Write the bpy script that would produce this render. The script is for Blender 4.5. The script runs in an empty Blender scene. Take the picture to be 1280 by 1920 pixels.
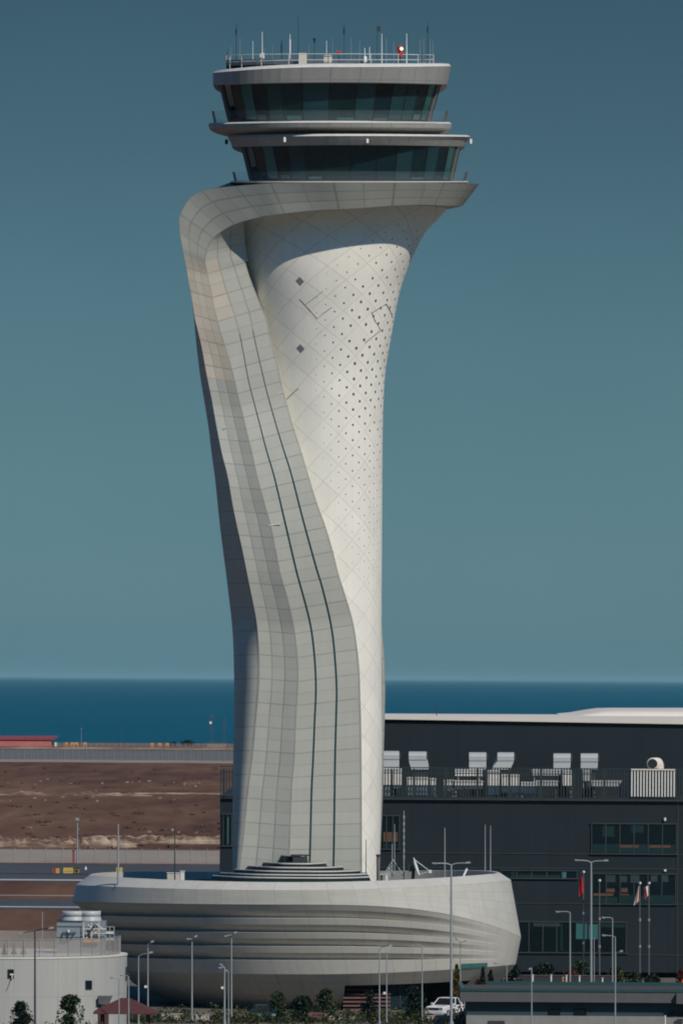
import bpy, math, random
from mathutils import Vector, Matrix, noise
R = math.radians
random.seed(7)
sc = bpy.context.scene
COL = sc.collection

# ------------------------------------------------------------------ survey
CAMZ = 30.5; CAMD = 700.0; FPX = 14000.0; ROLL = R(0.38)
CR, SR = math.cos(ROLL), math.sin(ROLL)

def P(px, py, Y=0.0):
    """photo pixel seen at depth Y -> world point"""
    dx, dy = px - 640.0, 1272.0 - py
    k = (CAMD + Y) / FPX
    return Vector(((dx * CR - dy * SR) * k, Y, CAMZ + (dx * SR + dy * CR) * k))

def G(px, Y, z=0.0):
    """point on the ground under pixel column px at depth Y"""
    py = 1272 + CAMZ * FPX / (CAMD + Y)
    p = P(px, py, Y); p.z = z
    return p

def pchip(tab, x):
    xs = [a for a, b in tab]; ys = [b for a, b in tab]
    if x <= xs[0]: return ys[0]
    if x >= xs[-1]: return ys[-1]
    i = 0
    while xs[i + 1] < x: i += 1
    h = xs[i + 1] - xs[i]; t = (x - xs[i]) / h
    def m(j):
        if j <= 0 or j >= len(xs) - 1:
            j0 = max(0, min(len(xs) - 2, j)); return (ys[j0 + 1] - ys[j0]) / (xs[j0 + 1] - xs[j0])
        return (ys[j + 1] - ys[j - 1]) / (xs[j + 1] - xs[j - 1])
    m0, m1 = m(i) * h, m(i + 1) * h
    return ((2*t**3 - 3*t*t + 1) * ys[i] + (t**3 - 2*t*t + t) * m0 + (-2*t**3 + 3*t*t) * ys[i + 1] + (t**3 - t*t) * m1)

def smooth(a, b, x):
    t = max(0, min(1, (x - a) / (b - a))); return t * t * (3 - 2 * t)

# ------------------------------------------------------------------ objects
def tag(o, label=None, cat=None, group=None, kind=None):
    if label: o['label'] = label
    if cat: o['category'] = cat
    if group: o['group'] = group
    if kind: o['kind'] = kind
    return o

def thing(name, label, cat, loc=(0, 0, 0), group=None):
    o = bpy.data.objects.new(name, None); COL.objects.link(o)
    o.location = loc; o.empty_display_size = 0.5
    return tag(o, label, cat, group)

class MB:
    """collects faces in world coordinates; build() links them as one mesh"""
    def __init__(s): s.v = []; s.f = []; s.m = []; s.s = []; s.uv = []
    def face(s, pts, mat=0, sm=False, uv=None):
        i = len(s.v); s.v += [Vector(p) for p in pts]
        s.f.append(tuple(range(i, i + len(pts)))); s.m.append(mat); s.s.append(sm); s.uv.append(uv)
    def loft(s, rows, closed=False, mat=0, sm=True, uv=None, matf=None, skip=None):
        i0 = len(s.v); n = len(rows[0])
        for r in rows: s.v += [Vector(p) for p in r]
        for a in range(len(rows) - 1):
            for b in range(n if closed else n - 1):
                if skip and skip(a, b): continue
                c = (b + 1) % n
                s.f.append((i0 + a*n + b, i0 + a*n + c, i0 + (a+1)*n + c, i0 + (a+1)*n + b))
                s.m.append(matf(a, b) if matf else mat); s.s.append(sm)
                if uv:
                    def U(q, w):
                        return uv(q, w)
                    s.uv.append((U(a, b), U(a, b + 1), U(a + 1, b + 1), U(a + 1, b)))
                else: s.uv.append(None)
        return s
    def box(s, c, size, rz=0.0, mat=0, M=None):
        hx, hy, hz = size[0]/2, size[1]/2, size[2]/2
        M = M or (Matrix.Translation(Vector(c)) @ Matrix.Rotation(rz, 4, 'Z'))
        q = [M @ Vector((x, y, z)) for z in (-hz, hz) for x, y in ((-hx, -hy), (hx, -hy), (hx, hy), (-hx, hy))]
        for f in ((3, 2, 1, 0), (4, 5, 6, 7), (0, 1, 5, 4), (1, 2, 6, 5), (2, 3, 7, 6), (3, 0, 4, 7)):
            s.face([q[k] for k in f], mat)
        return s
    def tube(s, pts, r, n=8, mat=0, r1=None, caps=True):
        pts = [Vector(p) for p in pts]; rows = []
        for i, p in enumerate(pts):
            d = (pts[min(i+1, len(pts)-1)] - pts[max(i-1, 0)]).normalized()
            a = d.cross(Vector((0, 1, 0)) if abs(d.y) < .8 else Vector((1, 0, 0))).normalized(); b = d.cross(a)
            rr = r if r1 is None else r + (r1 - r) * i / (len(pts) - 1)
            rows.append([p + (a * math.cos(2*math.pi*k/n) + b * math.sin(2*math.pi*k/n)) * rr for k in range(n)])
        s.loft(rows, True, mat)
        if caps: s.face(rows[0][::-1], mat); s.face(rows[-1], mat)
        return s
    def prism(s, poly, d, mat=0):
        """planar polygon extruded by vector d"""
        a = [Vector(p) for p in poly]; b = [p + Vector(d) for p in a]
        s.face(a[::-1], mat); s.face(b, mat)
        for i in range(len(a)): j = (i+1) % len(a); s.face([a[i], a[j], b[j], b[i]], mat)
        return s
    def disc(s, c, n, r, k=8, mat=0):
        n = Vector(n).normalized(); a = n.cross(Vector((0, 0, 1)) if abs(n.z) < .9 else Vector((1, 0, 0))).normalized(); b = n.cross(a)
        s.face([Vector(c) + (a*math.cos(2*math.pi*i/k) + b*math.sin(2*math.pi*i/k))*r for i in range(k)], mat)
        return s
    def build(s, name, mats, parent=None, **kw):
        root = parent
        off = Vector((0, 0, 0))
        while root is not None:
            off += Vector(root.location); root = root.parent
        me = bpy.data.meshes.new(name)
        me.from_pydata([tuple(v - off) for v in s.v], [], s.f)
        mats = mats if isinstance(mats, (list, tuple)) else [mats]
        for m in mats: me.materials.append(m)
        me.polygons.foreach_set('material_index', s.m); me.polygons.foreach_set('use_smooth', s.s)
        if any(u is not None for u in s.uv):
            L = me.uv_layers.new(name='UVMap'); k = 0
            for f, u in zip(s.f, s.uv):
                for j in range(len(f)):
                    if u is not None: L.data[k].uv = u[j]
                    k += 1
        me.update()
        o = bpy.data.objects.new(name, me); COL.objects.link(o)
        if parent is not None: o.parent = parent
        return tag(o, **kw)

# ------------------------------------------------------------------ materials
class NT:
    def __init__(s, name):
        s.mat = bpy.data.materials.new(name); s.mat.use_nodes = True; s.t = s.mat.node_tree
        s.b = s.t.nodes['Principled BSDF']; s.out = s.t.nodes['Material Output']
    def n(s, typ, **kw):
        o = s.t.nodes.new(typ)
        for k, v in kw.items(): setattr(o, k, v)
        return o
    def l(s, a, b): s.t.links.new(a, b)
    def math(s, op, a, b=None, c=None):
        o = s.n('ShaderNodeMath', operation=op)
        for i, x in enumerate((a, b, c)):
            if x is None: continue
            if isinstance(x, (int, float)): o.inputs[i].default_value = x
            else: s.l(x, o.inputs[i])
        return o.outputs[0]
    def noise(s, vec, scale, detail=4, rough=.6, mapping=None, rot=None):
        if mapping or rot:
            m = s.n('ShaderNodeMapping'); s.l(vec, m.inputs[0])
            if mapping: m.inputs['Scale'].default_value = mapping
            if rot: m.inputs['Rotation'].default_value = rot
            vec = m.outputs[0]
        o = s.n('ShaderNodeTexNoise'); s.l(vec, o.inputs['Vector'])
        o.inputs['Scale'].default_value = scale; o.inputs['Detail'].default_value = detail; o.inputs['Roughness'].default_value = rough
        return o.outputs[0]
    def ramp(s, fac, stops, interp='LINEAR'):
        o = s.n('ShaderNodeValToRGB'); s.l(fac, o.inputs[0]); e = o.color_ramp.elements; o.color_ramp.interpolation = interp
        while len(e) < len(stops): e.new(0.5)
        for el, (p, c) in zip(e, stops): el.position = p; el.color = (*c, 1)
        return o.outputs[0]
    def mix(s, fac, a, b, blend='MIX'):
        o = s.n('ShaderNodeMix', data_type='RGBA', blend_type=blend)
        for i, x in ((0, fac), (6, a), (7, b)):
            if isinstance(x, (int, float)): o.inputs[i].default_value = x
            elif isinstance(x, tuple): o.inputs[i].default_value = (*x, 1)
            else: s.l(x, o.inputs[i])
        return o.outputs[2]
    def scale(s, col, fac):
        o = s.n('ShaderNodeVectorMath', operation='SCALE')
        if isinstance(col, tuple): o.inputs[0].default_value = col
        else: s.l(col, o.inputs[0])
        if isinstance(fac, (int, float)): o.inputs['Scale'].default_value = fac
        else: s.l(fac, o.inputs['Scale'])
        return o.outputs[0]
    def obj(s): return s.n('ShaderNodeTexCoord').outputs['Object']
    def uv(s):
        u = s.n('ShaderNodeSeparateXYZ'); s.l(s.n('ShaderNodeTexCoord').outputs['UV'], u.inputs[0]); return u.outputs[0], u.outputs[1]
    def set(s, col=None, rough=.6, metal=0.0, spec=.5):
        if col is not None:
            if isinstance(col, tuple): s.b.inputs['Base Color'].default_value = (*col, 1)
            else: s.l(col, s.b.inputs['Base Color'])
        s.b.inputs['Roughness'].default_value = rough; s.b.inputs['Metallic'].default_value = metal
        s.b.inputs['Specular IOR Level'].default_value = spec
        return s.mat

def plain(name, col, rough=.6, metal=0.0, spec=.5, var=.18, scale=1.5):
    t = NT(name); nz = t.noise(t.obj(), scale, 5)
    f = t.math('MULTIPLY_ADD', nz, 2*var, 1 - var)
    return t.set(t.scale(col, f), rough, metal, spec)

def panel(name, col, seamk=.55, wu=.03, wv=.03, var=.05, rough=.55, diag=False, spec=.4, metal=0.0, strong=True, streak=.12):
    """cladding panels: UV integers are joints"""
    t = NT(name); u, v = t.uv()
    if diag:
        k = 1 / 2.85
        a = t.math('MULTIPLY_ADD', u, .8 * k, t.math('MULTIPLY', v, k)); b = t.math('SUBTRACT', t.math('MULTIPLY', u, k), t.math('MULTIPLY', v, k))
        u, v = a, b
    def line(x, w):
        d = t.math('PINGPONG', x, .5)
        mr = t.n('ShaderNodeMapRange', interpolation_type='SMOOTHSTEP'); t.l(d, mr.inputs[0])
        mr.inputs[1].default_value = w * .5; mr.inputs[2].default_value = w * 1.5; mr.inputs[3].default_value = 1; mr.inputs[4].default_value = 0
        return mr.outputs[0]
    fu, fv = t.math('FLOOR', u), t.math('FLOOR', v)
    cb = t.n('ShaderNodeCombineXYZ'); t.l(fu, cb.inputs[0]); t.l(fv, cb.inputs[1])
    wn = t.n('ShaderNodeTexWhiteNoise', noise_dimensions='2D'); t.l(cb.outputs[0], wn.inputs[0])
    pv = t.math('MULTIPLY_ADD', wn.outputs[0], 2*var, 1 - var)
    O = t.obj()
    nz = t.noise(O, .35, 5, .6); pat = t.math('MULTIPLY_ADD', nz, .16, .92)
    st = t.noise(O, 1.0, 4, .6, mapping=(1.6, 1.6, .07)); stk = t.math('MULTIPLY_ADD', st, 2*streak, 1 - streak)
    rr = t.math('FRACT', t.math('MULTIPLY', t.math('ROUND', v), .5))          # every other horizontal joint is stronger
    sv = line(v, wv)
    if strong: sv = t.math('MULTIPLY', sv, t.math('MULTIPLY_ADD', rr, -1.1, 1.0))
    su = line(u, wu)
    jn = t.noise(O, .6, 3); js = t.math('MULTIPLY_ADD', jn, 1.1, .25)
    jf = t.math('MULTIPLY', t.math('MAXIMUM', su, sv), t.math('MINIMUM', js, 1.0))
    seam = t.math('MULTIPLY_ADD', jf, seamk - 1, 1.0)
    f = t.math('MULTIPLY', t.math('MULTIPLY', pv, pat), t.math('MULTIPLY', seam, stk))
    return t.set(t.scale(col, f), rough, metal, spec)

def glassy(name, col, rough=.08, spec=.5):
    t = NT(name); nz = t.noise(t.obj(), .25, 3); f = t.math('MULTIPLY_ADD', nz, .9, .55)
    return t.set(t.scale(col, f), rough, 0, spec)

def sheer(name, col, alpha, rough=.5):
    t = NT(name); t.set(plaincol := col, rough)
    tr = t.n('ShaderNodeBsdfTransparent'); mx = t.n('ShaderNodeMixShader'); mx.inputs[0].default_value = alpha
    t.l(tr.outputs[0], mx.inputs[1]); t.l(t.b.outputs[0], mx.inputs[2]); t.l(mx.outputs[0], t.out.inputs[0])
    return t.mat

def foliage(name, a, b):
    t = NT(name); nz = t.noise(t.obj(), 1.6, 4, .7); nf = t.noise(t.obj(), 9, 2, .6)
    f = t.math('ADD', t.math('MULTIPLY', nz, .7), t.math('MULTIPLY', nf, .3))
    c = t.ramp(f, [(.32, a), (.62, b)])
    m = t.set(c, .7, 0, .25)
    return m

M = {}
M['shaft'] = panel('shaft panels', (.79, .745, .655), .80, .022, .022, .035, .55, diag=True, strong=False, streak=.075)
M['hole'] = plain('perforation dark', (.10, .11, .11), .8)
M['patch'] = plain('shaft grey hatch', (.17, .18, .18), .6)
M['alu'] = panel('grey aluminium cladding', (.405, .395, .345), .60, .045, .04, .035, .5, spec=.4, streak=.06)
M['beige'] = panel('beige replaced cladding', (.49, .425, .345), .6, .035, .05, .05, .5, streak=.06)
M['groove'] = glassy('groove glass', (.008, .045, .05), .2)
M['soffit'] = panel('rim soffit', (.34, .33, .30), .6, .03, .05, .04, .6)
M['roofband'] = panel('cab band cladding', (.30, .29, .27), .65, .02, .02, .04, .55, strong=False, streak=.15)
M['coping'] = plain('pale coping', (.62, .58, .52), .6)
M['cabglass'] = glassy('cab glass', (.005, .022, .026), .07)
M['cabglass2'] = glassy('cab glass with pale blind', (.03, .115, .112), .15)
M['cabglass3'] = glassy('cab glass bluish', (.013, .048, .054), .1)
M['mullion'] = plain('mullion brown grey', (.010, .011, .012), .5)
M['endframe_edgeglass'] = plain('corner frame and edge-on glass', (.12, .105, .095), .5)
M['balu'] = sheer('balustrade glass', (.22, .28, .30), .17, .2)
M['white'] = plain('white paint', (.72, .71, .68), .5, var=.08)
M['offwhite'] = plain('beige box paint', (.55, .50, .43), .6)
M['steel'] = plain('galvanised steel', (.28, .30, .31), .5, .0, .5)
M['dsteel'] = plain('dark steel', (.035, .04, .045), .5)
M['red'] = plain('red paint', (.55, .03, .02), .45, var=.1)
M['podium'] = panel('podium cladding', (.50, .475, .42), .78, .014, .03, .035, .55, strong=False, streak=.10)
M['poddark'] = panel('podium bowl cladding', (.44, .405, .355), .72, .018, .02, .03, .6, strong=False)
M['deck'] = plain('roof deck dark membrane', (.035, .035, .04), .8)
M['tealglass'] = glassy('teal glass', (.042, .155, .145), .2)
M['darkglass'] = glassy('dark glass', (.004, .010, .013), .22, .3)
M['skyglass'] = glassy('skylight glass', (.007, .022, .026), .45, .25)
M['tier'] = plain('skylight glazing dark green', (.006, .017, .018), .5, 0, .2)
M['screen'] = glassy('painted cab reflection', (.035, .11, .10), .3)  # teal standing in for the greenish reflection low in the cab panes
M['louvre'] = plain('red brown louvre', (.075, .026, .024), .7)
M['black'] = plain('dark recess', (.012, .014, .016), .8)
M['fac'] = None
M['roofwhite'] = plain('white roof membrane', (.70, .63, .54), .7, var=.1, scale=.4)
M['duct'] = plain('grey duct sheet metal', (.42, .43, .43), .5, var=.08)
M['hvac'] = plain('white plant unit', (.68, .66, .62), .5, var=.12)
M['bars'] = plain('dark fence bars', (.018, .028, .03), .6)
M['round'] = None
M['mesh'] = sheer('grey mesh screen', (.28, .25, .22), .62, .7)
M['fmesh'] = sheer('chain link mesh', (.30, .29, .28), .30, .7)
M['gaz'] = plain('red tile roof', (.085, .024, .021), .75, var=.3, scale=6)
M['rust'] = plain('red brown door', (.09, .03, .028), .7)
M['yellow'] = plain('yellow sign face', (.55, .39, .10), .6, var=.08)
M['orange'] = plain('orange paint', (.62, .27, .05), .6)
M['bark'] = plain('bark', (.06, .045, .035), .9)
M['leaf'] = foliage('dark green leaves', (.016, .034, .02), (.068, .092, .042))
M['leaf2'] = foliage('olive leaves', (.022, .035, .014), (.085, .095, .03))
M['scrub'] = foliage('dry scrub', (.045, .032, .022), (.10, .065, .042))
M['needle'] = foliage('dark needles', (.008, .022, .018), (.028, .045, .028))
M['autumn'] = foliage('autumn yellow leaves', (.05, .045, .012), (.24, .16, .035))
M['redleaf'] = foliage('red brown leaves', (.06, .018, .014), (.17, .05, .035))
M['carglass'] = plain('tinted car glass', (.006, .008, .010), .25, 0, .25)
M['tyre'] = plain('tyre rubber', (.015, .015, .016), .85)
M['carwhite'] = plain('white car paint', (.72, .71, .69), .25, var=.03)
M['cardark'] = plain('dark teal car paint', (.012, .05, .05), .2, var=.05)
M['carpink'] = plain('dull red car paint', (.16, .06, .06), .3, var=.05)
M['lampglass'] = glassy('headlight glass', (.25, .25, .24), .1)
M['flagred'] = plain('red flag cloth', (.62, .012, .016), .8, var=.12, scale=3)
M['flagwhite'] = plain('white flag cloth', (.66, .62, .56), .8, var=.12, scale=3)
M['lowgrey'] = plain('low building grey fascia', (.085, .085, .088), .7)
M['lowblue'] = plain('low building blue wall', (.020, .048, .060), .7)
M['lowbase'] = plain('low building pale plinth', (.24, .23, .215), .8)
M['lowroof'] = plain('teal roof edging', (.018, .062, .066), .5)
M['gravel'] = plain('gravel roof', (.055, .045, .042), .9, var=.4, scale=4)
M['pinkshed'] = plain('faded red sheet metal', (.50, .14, .13), .7, var=.35, scale=.3)
M['pinkdark'] = plain('dark red sheet metal', (.26, .05, .06), .7, var=.3, scale=.3)
M['asphalt'] = None

t = NT('dark facade panels'); o_ = t.obj(); nz = t.noise(o_, .25, 4); ns = t.noise(o_, 1, 3, .5, mapping=(2.0, 1, .05))
br = t.n('ShaderNodeTexBrick'); mp = t.n('ShaderNodeMapping'); mp.inputs['Rotation'].default_value = (R(90), 0, 0); t.l(o_, mp.inputs[0]); t.l(mp.outputs[0], br.inputs[0])
br.offset = 0; br.inputs['Scale'].default_value = 1; br.inputs['Brick Width'].default_value = 2.4; br.inputs['Row Height'].default_value = 5.2; br.inputs['Mortar Size'].default_value = .03
br.inputs[1].default_value = (.0088, .0160, .0215, 1); br.inputs[2].default_value = (.0104, .0182, .0238, 1); br.inputs[3].default_value = (.008, .012, .015, 1)
M['fac'] = t.set(t.scale(br.outputs[0], t.math('MULTIPLY', t.math('MULTIPLY_ADD', nz, .5, .8), t.math('MULTIPLY_ADD', ns, .4, .8))), .55, 0, .35)

M['round'] = panel('cream wall panels', (.385, .375, .345), .68, .012, .006, .02, .75, strong=False, streak=.14)

def ground_mat(name, stops, mapping, fine=(.9, .12, 1)):
    t = NT(name); O = t.obj()
    a = t.noise(O, 1, 5, .62, mapping=mapping); b = t.noise(O, 1, 4, .6, mapping=fine)
    f = t.math('ADD', t.math('MULTIPLY', a, .62), t.math('MULTIPLY', b, .38))
    return t.set(t.ramp(f, stops), .95, 0, .1)
M['field'] = ground_mat('dry brown field', [(.32, (.050, .025, .017)), (.46, (.112, .054, .034)), (.58, (.16, .084, .050)), (.72, (.27, .17, .11))], (.018, .0028, 1), (.16, .012, 1))
M['dirt'] = ground_mat('pale dirt bank', [(.34, (.095, .052, .035)), (.46, (.18, .105, .07)), (.54, (.38, .26, .17)), (.66, (.58, .43, .29))], (.05, .03, .3), (.3, .15, .9))
M['pale'] = ground_mat('pale gravel verge', [(.3, (.22, .17, .135)), (.7, (.36, .28, .22))], (.05, .01, 1))
M['asphalt'] = ground_mat('asphalt', [(.3, (.050, .056, .062)), (.7, (.082, .088, .094))], (.03, .008, 1))
M['forecourt'] = ground_mat('forecourt paving', [(.3, (.11, .097, .082)), (.7, (.17, .15, .125))], (.3, .3, 1))
M['line'] = plain('worn road paint', (.42, .42, .40), .8, var=.3)
M['kerb'] = plain('pale kerb stone', (.42, .36, .30), .85)

t = NT('sea water'); O = t.obj()
a = t.math('ADD', t.math('MULTIPLY', t.noise(O, 1, 4, .55, mapping=(.004, .0006, 1)), .55), t.math('MULTIPLY', t.noise(O, 1, 5, .7, mapping=(.03, .004, 1)), .45)); c = t.ramp(a, [(.3, (.0015, .074, .112)), (.7, (.0030, .094, .138))])
M['sea'] = t.set(c, .55, 0, .08)
bm = t.n('ShaderNodeBump'); bm.inputs['Strength'].default_value = .4; t.l(t.noise(O, .02, 4), bm.inputs['Height']); t.l(bm.outputs[0], t.b.inputs['Normal'])

# ------------------------------------------------------------------ setting: sea, ground, roads
def dist_at(py): return CAMZ * FPX / (py - 1272.0) - CAMD         # depth Y where the ground shows at row py
m = MB(); m.face([(-150000, dist_at(1397), -1.5), (150000, dist_at(1397), -1.5), (150000, 355000, -1.5), (-150000, 355000, -1.5)])
m.build('sea', M['sea'], kind='structure')
m = MB(); yend = dist_at(1396)
m.face([(-1500, -400, 0), (1500, -400, 0), (1500, yend, 0), (-1500, yend, 0)])
m.face([(-1500, yend, 0), (1500, yend, 0), (1500, yend + 6, -3), (-1500, yend + 6, -3)])
m.build('ground', M['field'], kind='structure')

def strip(name, y0, y1, mat, z, x0=-700, x1=700):
    a, b = dist_at(y0), dist_at(y1)
    MB().face([(x0, b, z), (x1, b, z), (x1, a, z), (x0, a, z)]).build(name, mat, kind='structure') if False else None
    m = MB(); m.face([(x0, b, z), (x1, b, z), (x1, a, z), (x0, a, z)]); return m.build(name, mat, kind='structure')
strip('taxiway', 1624, 1657, M['asphalt'], .02)
strip('taxiway_edge_line', 1652.5, 1655, M['line'], .03)
strip('taxiway_shoulder_line', 1641.5, 1643, M['black'], .03)
strip('gravel_verge', 1597, 1622, M['pale'], .02)
strip('service_road', 1690, 1709, M['asphalt'], .02)
strip('service_road_line', 1703.5, 1705.5, M['line'], .03)
strip('dirt_track', 1682, 1684, M['pale'], .02)
strip('far_runway', 1409, 1430, M['asphalt'], .03)
strip('far_runway_verge', 1428, 1433, M['pale'], .05)
strip('far_dirt_verge', 1404, 1408.5, M['dirt'], .03)
m = MB(); m.face([(-120, -300, .02), (120, -300, .02), (120, 90, .02), (-120, 90, .02)]); m.build('forecourt', M['forecourt'], kind='structure')

def bank(name, Y, px0, px1, h, depth, seed):
    """low irregular earth bank"""
    m = MB(); nx = 90; rows = []
    for j in range(9):
        r = []
        for i in range(nx + 1):
            px = px0 + (px1 - px0) * i / nx; u = i / nx; w = j / 8
            n_ = noise.noise(Vector((i * .16 + seed, w * 2, seed))) * .5 + noise.noise(Vector((i * .45 + seed, w * 3, 3))) * .35 + .42
            hh = max(0, n_) * h * math.sin(math.pi * w) ** .7 * min(1, u * 8, (1 - u) * 8)
            p = G(px, Y + depth * (w - .5)); p.z = hh - .05; r.append(p)
        rows.append(r)
    m.loft(rows); return m.build(name, M['dirt'], kind='structure')
bank('earth_bank', dist_at(1494), -160, 290, 1.5, 26, 2.0)
bank('earth_mound', dist_at(1586), -60, 260, 2.0, 60, 9.0)
bank('earth_ridge', dist_at(1578), 150, 500, 1.5, 60, 21.0)
bank('earth_heap', dist_at(1490), 230, 560, .5, 24, 33.0)
m = MB()
for k in range(46):                                              # pale stones lying in the field
    yy = random.choice([1468, 1474, 1490, 1502, 1560]) + random.uniform(-4, 4); p = G(random.uniform(-60, 460), dist_at(yy)); s = random.uniform(.25, .7)
    m.box((p.x, p.y, s * .3), (s * 1.6, s, s * .7), random.random() * 3)
m.build('field_stones', M['pale'], kind='stuff', label='pale stones scattered over the dry brown field', cat='stones')

# ------------------------------------------------------------------ control tower
tower = thing('control_tower', 'tall tulip-shaped white control tower with twisting grey wing and two glazed cabs', 'tower', (P(590, 1882).x, 0, 0))
RIGHT = [(385, 845), (390, 838), (410, 820), (430, 800), (450, 788), (470, 778), (500, 765), (540, 751), (580, 742), (620, 735), (660, 728), (700, 722), (760, 718.5), (820, 717), (1000, 716), (1200, 715), (1400, 715.5), (1500, 714), (1660, 711)]
CX = [(380, 606), (700, 600), (1300, 598), (1660, 596)]
def shaft_c(y): return pchip(CX, y)
def shaft_r(y): return pchip(RIGHT, y) - shaft_c(y)
NS = 96
def shaft_pt(th, y, off=0.0):
    c = P(shaft_c(y), y, 0); r = shaft_r(y) * .05 + off
    return Vector((c.x + r * math.sin(th), -r * math.cos(th) * (1 - .25 * (1 - smooth(385, 560, y))), c.z))
ys = [388 + i * 8 for i in range(160)]
rows = [[shaft_pt(-math.pi + 2 * math.pi * k / NS, y) for k in range(NS)] for y in ys]
m = MB(); m.loft(rows, True, uv=lambda a, b: ((b / NS * 2 * math.pi - math.pi) * 6.5 - 2.0, (1900 - ys[a]) * .05))
GS = [(390, .35), (440, .6), (500, .8), (580, 1.05), (740, 1.0), (800, .8), (900, .55), (1000, .44), (1090, .36), (1130, .28)]
for ia in range(-60, 90):
    for ib in range(-60, 90):
        f1, f2 = (ia + .5) * .5 * 2.85, (ib + .5) * .5 * 2.85
        s_ = (f1 + f2) / 1.8; z_ = f1 - .8 * s_
        th = (s_ + 2.0) / 6.5; y = 1900 - z_ / .05
        if not (R(-12) < th < R(175)) or not (394 < y < 1132): continue
        th0 = pchip([(390, R(26)), (440, R(14)), (500, R(2)), (600, R(-6)), (760, R(-6)), (900, R(-5)), (1000, R(4)), (1130, R(22))], y)
        q = (th - th0) / R(38)
        if q < 0: continue
        rad = .142 * pchip(GS, y) * min(1, .22 + .78 * q)
        if rad < .035 or random.random() < .012: continue
        nrm = Vector((math.sin(th), -math.cos(th), 0)); up = shaft_pt(th, y - 4) - shaft_pt(th, y + 4)
        n2 = Vector((math.cos(th), math.sin(th), 0)).cross(up).normalized()
        if n2.dot(nrm) < 0: n2 = -n2
        m.disc(shaft_pt(th, y, .006) + n2 * .004, n2, rad, 9, 1)
def on_shaft(px, py, off=.01):
    return shaft_pt(math.asin(max(-1, min(1, (px - shaft_c(py)) / shaft_r(py)))), py, off)
for line, r_ in ((((735, 596), (729, 582), (723, 573), (710, 581.5), (696, 591)), .055), (((696, 591), (702, 605), (713, 622)), .05), (((713, 622), (700, 633), (683, 647)), .045), (((563, 568), (579, 586), (595, 604), (608, 593), (622, 583)), .035), (((530, 760), (546, 745), (560, 733)), .04), (((606, 553), (590, 566), (575, 577)), .03)):
    m.tube([on_shaft(*q) for q in line], r_, 5, 2)
shaft = m.build('shaft', [M['shaft'], M['hole'], plain('brown joint sealant', (.30, .24, .19), .8)], tower)
for (px, py) in ((563, 535), (564, 659)):                          # two grey diamond hatches
    th = math.asin((px - shaft_c(py)) / shaft_r(py)); up = (shaft_pt(th, py - 4) - shaft_pt(th, py + 4)).normalized(); ri = Vector((math.cos(th), math.sin(th), 0))
    c = shaft_pt(th, py, .02); h = MB(); h.face([c - up * .42 + ri*.02, c + ri * .40 - up*.05, c + up * .40, c - ri * .40 + up*.05]); h.build('hatch', M['patch'], tower)

# wing tables (photo rows)
TB = [(470, 343), (500, 349.5), (526, 353), (551, 358), (575, 362), (596, 365), (620, 371), (650, 378), (700, 387), (750, 397), (800, 406), (850, 416), (894, 427), (940, 435), (981, 443), (1030, 454), (1075, 463), (1100, 468), (1160, 480), (1200, 484), (1255, 486), (1300, 484), (1345, 480), (1420, 473), (1480, 465), (1560, 457), (1626, 449), (1660, 446)]
TE = [(500, 387), (513, 389), (536, 393), (559, 398), (584, 403), (606, 408), (628, 414), (667, 427), (700, 436), (750, 448), (800, 460), (850, 472), (894, 482), (940, 494), (981, 506), (1030, 516), (1080, 526), (1120, 538), (1160, 547), (1200, 554), (1255, 558), (1300, 557), (1345, 554), (1420, 551), (1480, 546), (1560, 543), (1660, 539)]
TH = [(440, 455), (487, 459), (540, 475), (600, 499), (640, 508), (690, 521), (720, 527), (750, 535), (790, 546), (850, 565), (894, 578), (940, 592), (981, 607), (1030, 622), (1075, 633), (1100, 641), (1160, 659), (1200, 666), (1255, 672), (1300, 673.5), (1345, 675), (1420, 676), (1660, 677)]
TA = [(580, 362), (600, 364), (650, 369), (700, 375), (750, 383), (800, 391), (850, 397), (894, 403), (981, 412), (1075, 424), (1100, 427), (1160, 434), (1200, 437), (1255, 438.5), (1300, 439), (1400, 437.5), (1500, 436.5), (1660, 436)]
TF = [(490, 408), (550, 424), (601, 441), (640, 451), (718, 466), (750, 474), (800, 487), (850, 500), (894, 513), (981, 534), (1075, 556), (1100, 563), (1160, 579), (1200, 586), (1255, 591), (1300, 592), (1345, 590), (1420, 587), (1480, 584), (1560, 582), (1660, 579)]
TG = [(487, 432), (550, 452), (601, 468), (640, 476), (718, 494), (750, 502), (800, 516), (850, 531), (894, 545), (981, 568), (1075, 594), (1100, 602), (1160, 617), (1200, 624), (1255, 629), (1300, 631), (1345, 630), (1420, 628), (1560, 626), (1660, 624)]
TK = [(500, .30), (800, .27), (1000, .20), (1300, .12), (1600, .01), (1660, 0)]
def wing_row(yE):
    ex = pchip(TE, yE); k = pchip(TK, yE); yH = yE
    for _ in range(4): yH = yE - k * (pchip(TH, yH) - ex)
    hx = pchip(TH, yH)
    yB = yE - .08 * (ex - pchip(TB, yE)) - (9 if yE < 640 else 9 * max(0, (760 - yE) / 120)); bx = pchip(TB, yB)
    r, c = shaft_r(yH), shaft_c(yH)
    sh = -math.sqrt(max(0, r * r - (hx - c) ** 2)) * .05
    Yh = min(sh - 1.45, -6.45); Ye = Yh - (hx - ex) * .05 * math.tan(R(11)); Yb = Ye + (ex - bx) * .05 * math.tan(R(4))
    return dict(ex=ex, hx=hx, bx=bx, yH=yH, yB=yB, Yh=Yh, Ye=Ye, Yb=Yb, k=k, sh=sh)
wy = [513 + 11.25 * i for i in range(103)]
W = [wing_row(y) for y in wy]
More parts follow.
